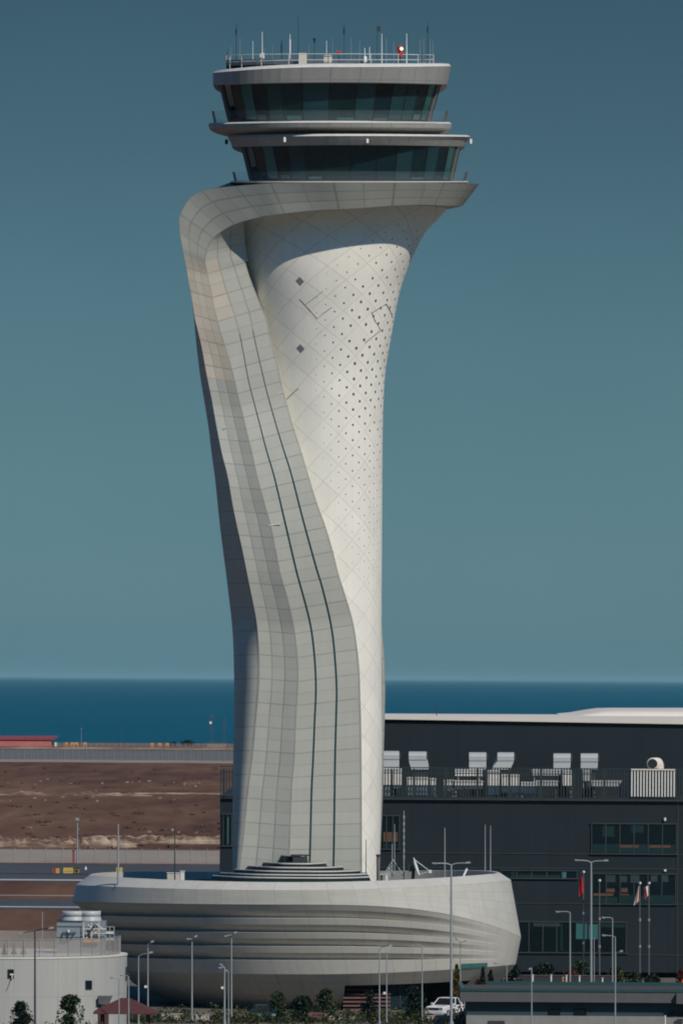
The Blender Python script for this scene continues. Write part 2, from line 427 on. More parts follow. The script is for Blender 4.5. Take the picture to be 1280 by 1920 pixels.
# folded ribbon: left facet of the wing turning into the collar under the cabs
def rimY(x, a, c, b):
    n = 2.0 if x > c else 3.4
    return -b * max(.004, 1 - abs((x - c) / a) ** n) ** (1 / n)
rim = []
for (ox, oy, ix, iy) in ((897, 345, 866, 386), (893, 345, 864, 386), (882, 344, 855, 386), (862, 343.5, 840, 386), (832, 343, 815, 385), (798, 342, 786, 384), (740, 342, 735, 386), (681, 342, 683, 390), (625, 342, 635, 393)):
    rim.append((ox, oy, rimY(ox, 282, 617, 12.3), ix, iy, rimY(ix, 251, 617, 11.0)))
rim[0] = (898, 345, -.9, 866.5, 386, -.8)
rim += [(566, 343, -11.75, 587, 395, -10.85), (507, 343.5, -10.95, 533, 400.5, -10.45), (472, 346, -10.2, 510, 403.5, -10.1), (442, 348.5, -9.55, 489, 407, -9.65), (412, 351.5, -8.9, 464, 413, -9.15), (378, 357.5, -8.2, 440, 421, -8.6), (354, 373, -7.75, 419, 432, -8.1), (337.5, 402, -7.45, 401, 446, -7.75), (336, 419, -7.35, 393, 457, -7.6), (337, 435, -7.27, 387.5, 470, -7.5), (343, 470, -7.2, 384.5, 489, -7.38)]
NR = len(rim)
def crv(seq, t):
    i = min(int(t), len(seq) - 2); f = t - i
    g = lambda j: seq[max(0, min(len(seq) - 1, j))]
    out = []
    for c in range(len(seq[0])):
        a, b, d, e = g(i-1)[c], g(i)[c], g(i+1)[c], g(i+2)[c]
        out.append(.5 * (2*b + (d - a) * f + (2*a - 5*b + 4*d - e) * f * f + (3*b - a - 3*d + e) * f**3))
    return out
first = (W[0]['bx'], W[0]['yB'], W[0]['Yb'], W[0]['ex'], wy[0], W[0]['Ye'])
seq = rim + [first, (W[1]['bx'], W[1]['yB'], W[1]['Yb'], W[1]['ex'], wy[1], W[1]['Ye'])]
rib = []; ribv = []
for k in range(NR * 4 + 1):
    rib.append(crv(seq, k / 4)); ribv.append(k / 4)
nrim = len(rib)
for i in range(1, len(wy)):
    w = W[i]; rib.append([w['bx'], w['yB'], w['Yb'], w['ex'], wy[i], w['Ye']]); ribv.append(NR + i * .5)
rows = []
for q in rib:
    a, b = P(q[0], q[1], q[2]), P(q[3], q[4], q[5]); bow = .21 * smooth(560, 800, q[4]) * min(1, (b - a).length / 3)
    rows.append([a.lerp(b, j / 3) + Vector((0, bow * 4 * (j / 3) * (1 - j / 3), 0)) for j in range(4)])
m = MB()
def beige_l(a, b): return 1 if (rib[a][4] > 492 and rib[a][1] > 474 and rib[a][1] < 705) else 0
for j in range(3): m.loft([r[j:j + 2] for r in rows], uv=lambda a, b, j=j: (b + j, ribv[a]), matf=beige_l)
# back half of the collar
Zo, Zi = P(897, 345).z, P(866, 386).z; xo = P(897, 345).x; xi = P(866, 386).x
ro, ri_ = [], []
for k in range(41):
    a = math.pi * k / 40
    ro.append(Vector((xo - 11.65 + 11.65 * math.cos(a), -.9 + 12 * math.sin(a), Zo))); ri_.append(Vector((xi - 10 + 10 * math.cos(a), -.8 + 10.4 * math.sin(a), Zi)))
m.loft([[a, b] for a, b in zip(ro, ri_)], uv=lambda a, b: (b * 3, a * .7))
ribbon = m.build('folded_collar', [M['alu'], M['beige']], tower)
# soffit between the collar and the shaft + deck on top
m = MB(); rin = [r[-1] for r in rows[:nrim]]; tgt = []
for p in rin:
    d = Vector((p.x - P(606, 400).x, p.y, 0)); th = math.atan2(d.x, -d.y); q = shaft_pt(th, 391, -.15); tgt.append(q)
m.loft([[a, b] for a, b in zip(rin[:56], tgt[:56])], uv=lambda a, b: (b * 2, a * .25))
tb = []
for p in ri_:
    d = Vector((p.x - P(606, 400).x, p.y, 0)); q = shaft_pt(math.atan2(d.x, -d.y), 391, -.15); tb.append(q)
m.loft([[a, b] for a, b in zip(ri_, tb)], uv=lambda a, b: (b * 2, a * .7))
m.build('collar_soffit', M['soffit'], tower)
m = MB(); top = [r[0] for r in rows[:4 * 15 + 1]][::-1] + ro[1:-1]; c = P(640, 347, 0)
for i in range(len(top)): m.face([top[i], top[(i + 1) % len(top)], c])
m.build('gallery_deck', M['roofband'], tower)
# right facet E-H, with its returning edge
m = MB(); fr = []; fu = []
k0 = 4 * (NR - 6); topx = []; vtop = []
for kk in range(k0, nrim - 1):
    q = rib[kk]; f = (kk - k0) / (nrim - 1 - k0)
    topx.append((dict(ex=q[3], hx=458 + 7 * f ** 3, Yh=-7.7 + 1.22 * min(1, f * 1.3), Ye=q[5]), q[4], q[4] - 6 - 17 * f * f)); vtop.append(ribv[kk])
for (w, ye, yh) in topx: fr.append((w, ye, yh))
for w, y in zip(W, wy): fr.append((w, y, w['yH']))
rowsE = []
for (w, ye, yh) in fr:
    a, b = P(w['ex'], ye, w['Ye']), P(w['hx'], yh, w['Yh'])
    fF = (pchip(TF, ye - 3) - w['ex']) / (w['hx'] - w['ex']); fG = (pchip(TG, ye - 6) - w['ex']) / (w['hx'] - w['ex'])
    fF = max(.12, min(.6, fF)); fG = max(fF + .12, min(.85, fG))
    rowsE.append([a, a.lerp(b, fF * .5), a.lerp(b, fF), a.lerp(b, (fF + fG) / 2), a.lerp(b, fG), a.lerp(b, (fG + 1) / 2), b])
vE = vtop + [NR + i * .5 for i in range(len(wy))]
def beige_r(a, b): return 1 if (b < 2 and 488 < fr[a][1] < 601) else 0
m.loft(rowsE, uv=lambda a, b: (b / 2, vE[a]), matf=beige_r)
edge = [[r[-1], Vector((r[-1].x + .12, max(r[-1].y + .9, fr[i][0].get('sh', -3.4) + .5), r[-1].z))] for i, r in enumerate(rowsE)]
m.loft(edge, uv=lambda a, b: (.5, vE[a]))
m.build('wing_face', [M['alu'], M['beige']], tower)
# shaded flank A-B and the hidden back of the wing
m = MB(); fl = []; bk = []
for w, y in zip(W, wy):
    yb = w['yB']; ax = pchip(TA, yb) if yb > 575 else w['bx'] + .0
    ax = min(ax, w['bx']); d = (w['bx'] - ax) * .05; dY = .35 + d * 2.1; s = smooth(1110, 1270, yb); r = []
    for j in range(9):
        u = j / 8; ph = u * math.pi / 2
        lx, lY = w['bx'] - (w['bx'] - ax) * u, dY * u
        qx, qY = w['bx'] - (w['bx'] - ax) * math.sin(ph), dY * (1 - math.cos(ph))
        Y = w['Yb'] + lY * (1 - s) + qY * s; r.append(P(lx * (1 - s) + qx * s, yb + 2 * u, Y))
    fl.append(r); e = r[-1]; hh = P(w['hx'], y, 0)
    bk.append([e, e.lerp(Vector((hh.x, 4.2, e.z)), .5) + Vector((-.5, .8, 0)), Vector((hh.x, 4.0, e.z))])
m.loft(fl, uv=lambda a, b: (b * .11, NR + a * .5)); m.loft(bk, uv=lambda a, b: (b * 2, NR + a * .5))
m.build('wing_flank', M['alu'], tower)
# glazed grooves
for col_, tab in ((2, TF), (4, TG)):
    m = MB(); rr = []
    for i, r in enumerate(rowsE):
        y = fr[i][1]
        if y < 630: continue
        hw = .022 + .066 * smooth(640, 1050, y); d = (r[6] - r[0]).normalized(); c = r[col_] + Vector((0, -.015, 0)); rr.append([c - d * hw, c + d * hw])
    m.loft(rr[:-2]); m.build('window_strip', M['groove'], tower)
# bright loose trims on the wing
for (px, py, wpx) in ((514, 984, 24), (525, 737, 11), (545, 824, 4), (522, 878, 5), (422, 801, 5)):
    w = wing_row(py + 6); Y = w['Ye'] + (px - w['ex']) / (w['hx'] - w['ex']) * (w['Yh'] - w['Ye']) - .03
    if px < w['ex']: Y = w['Yb'] - .1
    a = P(px - wpx / 2, py + 1.5, Y); b = P(px + wpx / 2, py - 1.5, Y); mm = MB(); mm.tube([a, b], .04, 6); mm.build('metal_trim', M['white'], tower)
# rear wing showing past the right edge of the shaft
R2 = [(1140, 711), (1170, 715), (1190, 717), (1240, 721), (1300, 722), (1350, 721), (1400, 719.5), (1500, 717), (1600, 713), (1660, 711)]
m = MB(); rr = []; yy = [1145 + i * 11.25 for i in range(46)]
for y in yy:
    x = pchip(R2, y); rr.append([P(x - 40, y, 1.5), P(x - 5, y, 2.2), P(x, y, 3.4), P(x - 6, y, 5.0), P(x - 50, y, 6.2)])
m.loft(rr, uv=lambda a, b: (b, a * .5)); m.build('rear_wing', M['alu'], tower)

# ------------------------------------------------------------------ cabs
def ring(cx, a, b, yl, yf, yr, n=72, e=2.0, pr=2.0, inset=None, pl=2.0):
    out = []
    for k in range(n):
        th = 2 * math.pi * k / n; c, s = math.cos(th), math.sin(th)
        if e != 2.0:
            c2 = math.copysign(abs(c) ** (2 / e), c); s2 = math.copysign(abs(s) ** (2 / e), s)
        else: c2, s2 = c, s
        t = c2; ins = inset(t) if inset else 0.0
        y = yf + ((yr - yf) * t ** pr if t > 0 else (yl - yf) * abs(t) ** pl)
        Y = -b * abs(s2); z = P(cx + a * t, y, Y).z; f = 1 - ins / (a * .05); g = 1 - ins / b
        out.append(Vector((P(cx, 300, 0).x * 0 + P(cx + a * t * f, y, 0).x, -b * s2 * g, z)))
    return out
EX = 2.5
# upper gallery, roofs
def rings_part(name, rings, mat, mats=None, uvs=1.0, sm=False, parent=tower):
    m = MB(); n = len(rings[0])
    m.loft(rings, True, uv=lambda a, b: (b / n * 36, a * .9 + .05), sm=sm); return m.build(name, mat, parent)
def cap(ringpts, mb, up=True, dz=0):
    c = sum(ringpts, Vector()) / len(ringpts); c.z += dz
    n = len(ringpts)
    for i in range(n): mb.face([ringpts[i], ringpts[(i + 1) % n], c])
lw0, lw1 = ring(658, 190, 8.6, 337, 339, 338, e=EX), ring(657.5, 204.5, 9.4, 276, 272, 275, e=EX)
uw0, uw1 = ring(617, 189, 8.6, 226, 228, 227, e=EX), ring(618.5, 207, 9.5, 159, 154.5, 159, e=EX)
rings_part('gallery_floor', [ring(655, 218, 9.9, 343, 343.5, 343, e=2.2), ring(655, 222, 10, 341.5, 342, 341.5, e=2.2), ring(655, 222, 10, 339.5, 340, 339.5, e=2.2), ring(652, 180, 8.6, 339.5, 339.5, 339.5, e=2.2)], M['coping'])
r_lo = [lw1, ring(653, 218, 10.6, 275.5, 272, 275, e=2.0), ring(654, 222, 10.9, 266, 264, 262.5, e=2.0), ring(654.5, 227.5, 11.2, 257.5, 255, 256.5, e=2.0)]
rings_part('lower_cab_roof', r_lo, M['roofband'])
rings_part('lower_roof_edge', [ring(654.5, 227.5, 11.22, 257.4, 254.9, 256.4, e=2.0), ring(654.5, 222, 10.9, 254, 251, 253.5, e=2.0), ring(654.5, 160, 8, 254, 252, 253.5, e=2.0)], M['coping'])
rings_part('upper_gallery', [ring(623, 186, 8.8, 262, 262, 262, e=2.0), ring(623, 189, 8.9, 252.5, 250, 251, e=2.0), ring(619, 226.5, 11.0, 240, 238.5, 240, e=2.0), ring(618.5, 228, 11.1, 233, 230, 232, e=2.0)], M['roofband'])
rings_part('upper_gallery_edge', [ring(618.5, 228, 11.12, 232.9, 229.9, 231.9, e=2.0), ring(618.5, 223, 10.9, 230.5, 226.6, 229, e=2.0), ring(618.5, 150, 7, 230, 227, 229, e=2.0)], M['coping'])
upper_roof = rings_part('upper_cab_roof', [uw1, ring(619, 218, 10.4, 160, 155.5, 159.5, e=EX), ring(619, 219.5, 10.5, 158, 154, 158, e=EX), ring(622, 223, 10.8, 137, 126, 124, e=EX)], M['roofband'])
rt = ring(622, 205, 9.8, 131, 119, 118.5, e=EX)
m = MB(); rr = [ring(622, 223, 10.82, 136.9, 125.9, 123.9, e=EX), ring(622, 219, 10.5, 133, 120.5, 119.5, e=EX), rt]
m.loft(rr, True, sm=False); cap(rt, m); m.build('roof_edge', M['coping'], tower)
def windows(r0, r1, special, reflections, npane=36):
    n = len(r0); st = n // npane
    cen = sum(r0, Vector()) / n
    for k in range(npane):
        a, b = k * st, ((k + 1) * st) % n; g = MB()
        q = [r0[a], r0[b], r1[b], r1[a]]; g.face(q)
        g.build('window_pane', M[special.get(k, 'cabglass')], tower)
    g = MB()
    for k in range(npane):
        a = k * st; o_ = (r0[a] - cen); o_.z = 0; o_.normalize(); g.tube([r0[a] + o_*.01, r1[a] + o_*.01], .05, 6)
    g.loft([[p + (p - cen).normalized() * .03 for p in r0], [p + (p - cen).normalized() * .05 + Vector((0, 0, .12)) for p in r0]], True, sm=False)
    g.build('window_frame', M['mullion'], tower)
    for (k, u0, u1, h) in reflections:
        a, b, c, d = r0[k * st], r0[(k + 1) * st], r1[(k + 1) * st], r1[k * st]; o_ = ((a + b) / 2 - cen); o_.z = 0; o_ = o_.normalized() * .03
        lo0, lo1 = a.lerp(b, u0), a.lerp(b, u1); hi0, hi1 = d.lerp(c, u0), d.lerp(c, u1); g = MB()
        g.face([lo0.lerp(hi0, .04) + o_, lo1.lerp(hi1, .04) + o_, lo1.lerp(hi1, h) + o_, lo0.lerp(hi0, h) + o_]); g.build('painted_reflection', M['screen'], tower)  # window reflection painted as a teal quad just outside the glass
    for k in (0, n // 2):
        o_ = (r0[k] - cen); o_.z = 0; o_.normalize()
        for d in (-3, 3):
            g = MB(); g.tube([r0[(k + d) % n] + o_*.03, r1[(k + d) % n] + o_*.03], .20, 6); g.build('corner_post', M['endframe_edgeglass'], tower)
# panes count counter-clockwise from the right end seen from above; front panes are 0..11 (front = first half)
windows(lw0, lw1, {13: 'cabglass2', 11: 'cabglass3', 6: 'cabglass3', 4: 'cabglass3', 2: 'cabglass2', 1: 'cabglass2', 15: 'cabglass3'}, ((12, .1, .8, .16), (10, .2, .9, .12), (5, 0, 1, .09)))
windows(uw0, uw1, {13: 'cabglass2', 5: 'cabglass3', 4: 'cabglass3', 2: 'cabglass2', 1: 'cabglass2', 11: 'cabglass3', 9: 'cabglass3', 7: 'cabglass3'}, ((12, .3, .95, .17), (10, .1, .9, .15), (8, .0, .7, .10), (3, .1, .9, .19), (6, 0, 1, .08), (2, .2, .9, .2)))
for (r0, r1) in ((ring(618.5, 217, 10.6, 231, 228, 230, e=EX), ring(618.5, 221, 10.8, 208, 206.5, 208, e=EX)), (ring(656, 216, 10.5, 340, 340, 340, e=EX), ring(656, 220, 10.7, 322.5, 321, 323, e=EX))):
    m = MB(); m.loft([r0, r1], True, sm=False); bal = m.build('balustrade', M['balu'], tower)
    n = len(r0)
    for k in (0, n // 2):
        d = Vector((1 if k == 0 else -1, 0, 0)); m = MB()
        for j in (-3, -2, -1, 0, 1, 2):
            m.face([r0[(k+j) % n] + d*.03, r0[(k+j+1) % n] + d*.03, r1[(k+j+1) % n] + d*.03, r1[(k+j) % n] + d*.03])
        m.build('dense_glass_end', M['endframe_edgeglass'], bal)  # opaque brown put in where edge-on balustrade glass looks dense
for (px, py, Y, mt) in ((533, 262, -10.3, 'white'), (688, 264, -10.6, 'white'), (424.5, 266, 0, 'dsteel'), (881.5, 265, 0, 'white')):
    m = MB(); p = P(px, py, Y - .15); m.box(p, (.22, .3, .42), .3); m.tube([p, p + Vector((0, .4, .25))], .05, 6); m.build('floodlight', M[mt], tower)
# roof furniture of the tower
zr = P(620, 121, 0).z
m = MB(); rr = ring(618.5, 194, 8.6, 128, 121, 119.5, n=40, e=EX); r2 = ring(618.5, 194, 8.6, 103, 101, 103, n=40, e=EX)
for i in range(40):
    if i % 2 == 0: m.tube([rr[i] - Vector((0, 0, .3)), r2[i]], .035, 5)
for f in (.45, 1.0):
    loop = [rr[i].lerp(r2[i], f) for i in range(40)]; m.tube(loop + loop[:1], .035, 5, caps=False)
m.build('roof_railing', M['coping'], upper_roof)
m = MB(); q0 = ring(560, 136, 6, 124, 120, 118.5, n=24, e=EX); q1 = ring(560, 136, 6, 113, 110, 113, n=24, e=EX); m.loft([q0, q1], True, sm=False); cap(q1, m)
m.build('plant_upstand', plain('blue grey upstand', (.07, .09, .115), .6), upper_roof)
def antenna(px, ytop, mat, r=.035, Y=None, head=None):
    Y = random.uniform(-6, 4) if Y is None else Y
    b = P(px, 122, Y); b.z = zr - .25; t_ = P(px, ytop, Y); g = MB(); g.tube([b, b.lerp(t_, .45), t_], r, 6, r1=r * .55)
    if head == 'v': g.tube([t_ + Vector((0, 0, -.5)), t_], .03, 6, r1=.16)
    if head == 'box': g.box(t_ + Vector((.12, 0, -.3)), (.32, .2, .5))
    if head == 'ball': g.box(b.lerp(t_, .3), (.28, .28, .5), .6)
    if head == 'thick': g.tube([b.lerp(t_, .45), b.lerp(t_, .85)], .085, 6)
    if head == 'dots': g.tube([t_ + Vector((0, 0, -1.1)), t_ + Vector((0, 0, -.5))], .085, 6)
    g.build('antenna', M[mat], upper_roof)
for (px, y, mt, r, hd) in ((426, 96, 'dsteel', .06, None), (433, 88, 'steel', .03, None), (443, 44, 'dsteel', .045, 'dots'), (450, 72, 'steel', .035, None), (474, 77, 'white', .045, None), (491.5, 60, 'white', .06, 'ball'), (496, 90, 'steel', .03, None), (511, 80, 'steel', .02, None), (528, 74, 'dsteel', .06, 'thick'), (543.5, 64, 'white', .065, 'thick'), (559, 28, 'dsteel', .04, None), (579, 80, 'steel', .02, None), (589.5, 72, 'dsteel', .04, 'v'), (612, 76, 'white', .05, None), (623, 70, 'steel', .025, None), (645, 42, 'dsteel', .032, 'dots'), (658, 70, 'steel', .03, None), (674, 76, 'steel', .025, None), (683.5, 90, 'white', .06, 'ball'), (692.5, 88, 'white', .06, 'ball'), (707, 48, 'dsteel', .04, 'box'), (715.5, 63, 'white', .06, None), (724, 72, 'steel', .03, None), (738, 78, 'steel', .03, None), (762, 63, 'white', .06, None), (787, 73, 'steel', .03, None), (794, 72, 'steel', .03, None), (801.5, 40, 'dsteel', .045, 'dots'), (806, 73, 'steel', .03, None), (811, 76, 'steel', .03, None)):
    antenna(px, y, mt, r, None, hd)
for (x0, x1, y0, y1, Y) in ((560, 575, 100, 122, -7), (607, 622, 104, 119, -8), (487, 494, 101, 108, -7)):
    m = MB(); a, b = P(x0, y0, Y), P(x1, y1, Y); m.box((a + b) / 2, (b.x - a.x, .8, a.z - b.z)); m.build('equipment_box', M['offwhite'], upper_roof)
p = P(750, 92, -7); m = MB(); m.tube([P(750, 122, -7), P(750, 104, -7)], .07, 8, 1); m.tube([P(750, 106, -7), P(750, 98, -7)], .22, 10)
for k in range(6):
    a = math.pi * k / 6; b = math.pi * (k + 1) / 6
    m.loft([[p + Vector((.32 * math.sin(x) * math.cos(w), .32 * math.sin(x) * math.sin(w), .32 * math.cos(x))) for w in [2 * math.pi * j / 12 for j in range(12)]] for x in (a + .001, b)], True)
bea = m.build('beacon', [M['red'], M['dsteel']], upper_roof)
tl = NT('lit beacon lens'); tl.set((.9, .6, .4), .2); tl.b.inputs['Emission Color'].default_value = (1, .75, .5, 1); tl.b.inputs['Emission Strength'].default_value = 1.1
m = MB(); m.disc(p + Vector((.12, -.32, 0)), (.35, -1, 0), .17, 10); m.build('lens', tl.mat, bea)
m = MB(); q = P(635, 97, -8); m.tube([P(635, 121, -8), q - Vector((0, 0, .2))], .05, 6, 1); m.box(q, (.42, .3, .16)); m.tube([q - Vector((0, 0, .3)), q], .05, 8, r1=.18); m.build('obstruction_light', [M['red'], M['dsteel']], upper_roof)

# ------------------------------------------------------------------ podium
pod = thing('podium_building', 'broad grey oval podium building with stepped bands at the foot of the tower', 'building', (P(555, 1882).x, 0, 0))
NP = 180
def amp(t): return 1 - smooth(.38, .92, t)
RG = [  # L, R, b, yl, ym, yr, inset, power right
    (168, 937, 18.3, 1641, 1654, 1637, 0, 2), (144, 957, 19.6, 1659, 1669, 1650, 0, 2), (136, 976, 19.5, 1690, 1696, 1757, 0, 3)]
for (y, ins) in ((1707, .22), (1721, .85), (1722, .15), (1734, .22), (1748, .95), (1749, .2), (1760, .28), (1774, 1.0), (1775, .25), (1787, .32), (1800, 1.05), (1801, .25), (1827, .3)):
    f = (y - 1696) / 131
    RG.append((138 + 84 * f, 976 - 10 * f, 19.5 - 2.2 * f, y - 6, y, 1757 + 51 * f, ins, 3 - f * 1.2))
RG += [(250, 945, 15.9, 1843, 1848, 1833, 0, 2), (285, 915, 14.6, 1866, 1872, 1855, 0, 2)]
def podring(g):
    L_, R_, b, yl, ym, yr, ins, pr = g
    return ring((L_ + R_) / 2, (R_ - L_) / 2, b, yl, ym, yr, n=NP, pr=pr, inset=(lambda t: ins * amp(t)) if ins else None)
PR = [podring(g) for g in RG]
base = [Vector((P(600, 1890).x + 13.4 * math.cos(2*math.pi*k/NP), -12.6 * math.sin(2*math.pi*k/NP), 0)) for k in range(NP)]
m = MB(); vv = [0, .9, 4.1, 4.5, 5.1, 5.1, 5.5, 6.1, 6.1, 6.5, 7.1, 7.1, 7.5, 8.1, 8.1, 9.0]
def dup_rows(rows_, uvv):
    for a in range(len(rows_) - 1):
        m.loft([rows_[a], rows_[a + 1]], True, uv=lambda i, b, a=a: (b / NP * 52 + .3, (uvv[a + i])))
# band 1 gets four thin horizontal joints
dup_rows(PR[:16], [0.05, .9, 5.95, 6.3, 6.6, 6.6, 6.7, 6.9, 7.1, 7.3, 7.5, 7.6, 7.7, 7.8, 8.1, 8.9])
shell = m.build('cladding_shell', M['podium'], pod)
OP0, OP1 = .155, .80
def tt(b): return math.cos(2 * math.pi * b / NP)
def inopen(b): return b < NP // 2 and OP0 < tt(b + .5) < OP1
m = MB()
bw = [PR[15], PR[16], PR[17], base]
m.loft(bw, True, uv=lambda a, b: (b / NP * 52 + .3, a * 1.0 + .2), skip=lambda a, b: a >= 1 and inopen(b))
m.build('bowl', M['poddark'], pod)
# recessed ground floor under the right front
idx = [b for b in range(NP // 2) if inopen(b) or inopen(b - 1)]
def inward(p, d):
    v = Vector((p.x - base[0].x + 13.4, p.y, 0)).normalized(); return p - v * d
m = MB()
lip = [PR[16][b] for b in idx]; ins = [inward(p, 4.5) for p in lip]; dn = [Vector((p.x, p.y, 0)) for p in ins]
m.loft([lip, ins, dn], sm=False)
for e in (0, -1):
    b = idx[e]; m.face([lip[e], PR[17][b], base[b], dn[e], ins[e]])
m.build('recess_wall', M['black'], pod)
def onlip(px, d=0.0):
    best = min(range(len(lip)), key=lambda i: abs(P(px, 1850, lip[i].y).x - lip[i].x)); return inward(lip[best], d)
m = MB(); xs = [612, 640, 668, 696, 716, 736]
for j in range(7):
    z0 = 2.35 - j * .36
    pts = [onlip(x, 1.0) for x in xs]
    if j == 0: pts = pts[1:]
    a = [Vector((p.x, p.y, z0)) for p in pts]; b = [Vector((p.x, p.y - .1, z0 - .17)) for p in pts]
    m.loft([a, b, [Vector((p.x, p.y + .05, p.z)) for p in b]], sm=False)
m.build('louvre_panel', M['louvre'], pod)
m = MB(); pts = [onlip(x, 1.3) for x in (740, 762, 785, 806)]
m.loft([[Vector((p.x, p.y, 2.5)) for p in pts], [Vector((p.x, p.y, 0)) for p in pts]], sm=False); gl = m.build('entrance_glass', M['skyglass'], pod)
m = MB()
for p in pts: m.box((p.x, p.y - .05, 1.2), (.12, .1, 2.4))
m.build('glass_frame', M['dsteel'], gl)
m = MB()                                                          # teal window low on the right
ix = [b for b in range(NP // 2) if 862 < 640 + (PR[15][b].x / .0489) < 922]
m.loft([[PR[14][b].lerp(PR[15][b], .45) + Vector((.02, -.06, 0)) for b in ix], [PR[15][b] + Vector((.02, -.06, .02)) for b in ix]], sm=False); m.build('teal_window', M['tealglass'], pod)
# deck, inner parapet wall
m = MB(); inn = [Vector((p.x * .985 + PR[0][0].x * 0 + (-.06), p.y * .975, p.z - .02)) for p in PR[0]]; dk = [Vector((p.x, p.y, 11.15)) for p in inn]
m.loft([PR[0], inn, dk], True, sm=False, uv=lambda a, b: (b / NP * 40, .3 + a * .2)); m.build('parapet_inner_wall', M['podium'], pod)
m = MB(); cap(dk, m); m.build('roof_deck', M['deck'], pod)
# stepped skylights wrapping the tower foot
for (L_, R_, y0, y1, Yf) in ((398, 692, 1646, 1652, -16.2), (413, 689, 1640.5, 1647, -15.2), (440, 674, 1634, 1641, -14), (465, 643, 1627, 1635, -12.8), (491, 613, 1619.5, 1627.5, -11.6), (523, 580, 1605, 1620, -10.4)):
    cx, a = (L_ + R_) / 2, (R_ - L_) / 2; up_, lo_ = [], []
    for k in range(25):
        u = -1 + 2 * k / 24; x = cx + a * u; Y = Yf + 5.0 * abs(u) ** 3.2
        up_.append(P(x, y0, Y)); q = P(x, y1, Y - .5); lo_.append(q)
    zt = up_[12].z; zb = lo_[12].z - .25
    up_ = [Vector((p.x, p.y, zt)) for p in up_]; lo_ = [Vector((p.x * 1.0 + (p.x - P(cx, y1).x) * .03, p.y, zb)) for p in lo_]
    g = MB(); g.loft([up_, lo_], sm=False)
    g.loft([up_, [Vector((p.x, -5, p.z)) for p in up_]], sm=False); tier = g.build('skylight_tier', M['tier'], pod)
    g = MB(); g.loft([[p + Vector((0, -.12, -.05)) for p in up_], [p + Vector((0, -.12, .05)) for p in up_], [p + Vector((0, .35, .06)) for p in up_]], sm=False); g.build('coping', M['coping'], tier)
m = MB(); p = P(562, 1612, -10.6); m.box(p, (1.3, .5, .5)); m.box(p + Vector((0, 0, .42)), (1.7, .7, .14)); m.tube([p + Vector((-.5, 0, -.5)), p + Vector((-.5, 0, .3))], .06, 6); m.tube([p + Vector((.5, 0, -.5)), p + Vector((.5, 0, .3))], .06, 6); m.build('vent_housing', M['dsteel'], pod)

# things standing on the podium roof
DZ = 11.15
def mast(px, ytop, Y, r, mat, label, ribbed=False):
    p = P(px, 1640, Y); t_ = P(px, ytop, Y); root = thing('antenna_mast', label, 'antenna', (p.x, Y, DZ), 'antenna masts on the podium roof')
    g = MB(); g.tube([Vector((p.x, Y, DZ)), t_], r, 7, r1=r * .6); g.build('pole', M[mat], root)
    g = MB(); g.box((p.x, Y, DZ + .1), (.5, .5, .2)); g.build('foot', M['steel'], root)
    if ribbed:
        g = MB()
        for k in range(7): g.tube([Vector((p.x, Y, DZ)).lerp(t_, .35 + k * .09), Vector((p.x, Y, DZ)).lerp(t_, .39 + k * .09)], r * 1.5, 7)
        g.build('dipole', M['steel'], root)
mast(222, 1545, -11.5, .11, 'steel', 'pale mast standing on the left end of the podium rim')
mast(328, 1548, -6, .07, 'dsteel', 'thin black mast on the podium roof left of the tower')
mast(735, 1582, 3, .06, 'steel', 'short pale mast on a tripod just right of the tower foot')
mast(739.5, 1545, 4, .05, 'steel', 'thin plain mast rising behind the tripod mast')
mast(757, 1520, 2, .06, 'steel', 'tall ribbed antenna mast right of the tower foot', True)
mast(833.5, 1552, 0, .07, 'steel', 'single pale mast in the middle of the right podium roof')
mast(909, 1546, 8, .06, 'steel', 'left of two close masts at the right end of the podium')
mast(919, 1548, 8, .06, 'steel', 'right of two close masts at the right end of the podium')
mast(686, 1574, -10, .05, 'dsteel', 'thin dark rod in front of the white shaft')
mast(418, 1600, 9, .04, 'steel', 'very thin short rod by the shaded inner parapet left of the tower')
m = MB(); p = P(709, 1640, -7)
root = thing('flue_pipe', 'stubby dark flue pipe at the right edge of the white shaft', 'pipe', (p.x, -7, DZ))
m.tube([Vector((p.x, -7, DZ)), P(709, 1606, -7)], .17, 9); m.build('pipe', plain('weathered pipe', (.16, .14, .13), .6), root)
m = MB(); m.tube([P(709, 1606, -7), P(709, 1602, -7)], .22, 9); m.build('cowl', M['dsteel'], root)
root = thing('tripod_frame', 'steel bracing frame round the masts beside the tower foot', 'frame', (P(737, 1640, 3).x, 3, DZ)); m = MB()
for (x0, y0, x1, y1) in ((715, 1645, 737, 1612), (757, 1644, 737, 1612), (730, 1645, 728, 1626), (722, 1640, 735, 1622), (745, 1643, 727, 1626)):
    m.tube([P(x0, y0, 2.6), P(x1, y1, 3)], .045, 6)
m.build('brace', M['steel'], root)
root = thing('satellite_dish', 'white satellite dish seen edge-on on the right podium roof', 'satellite dish', (P(777, 1640, 1).x, 1, DZ)); m = MB(); rr = []
cdish = P(777, 1626, 1); ax = Vector((.93, -.1, .30)).normalized(); sx = ax.cross(Vector((0, 0, 1))).normalized(); sy = ax.cross(sx)
for k in range(6):
    q = k / 5 * .92; rr.append([cdish + ax * (q * q * .22) + (sx * math.cos(w) + sy * math.sin(w)) * (q + .001) for w in [2 * math.pi * j / 20 for j in range(20)]])
m.loft(rr, True); m.build('reflector', M['white'], root)
m = MB(); hn = P(806, 1634, .6); m.tube([cdish + sy * .75 + ax * .15, hn], .03, 6); m.tube([cdish - sy * .75 + ax * .15, hn], .03, 6); m.box(hn, (.28, .25, .28)); m.build('feed_horn', M['white'], root)
m = MB(); m.tube([Vector((cdish.x - .2, 1, DZ)), cdish - ax * .1], .16, 8); m.box(cdish - ax * .35, (.5, .5, .6)); m.build('mount', M['dsteel'], root)
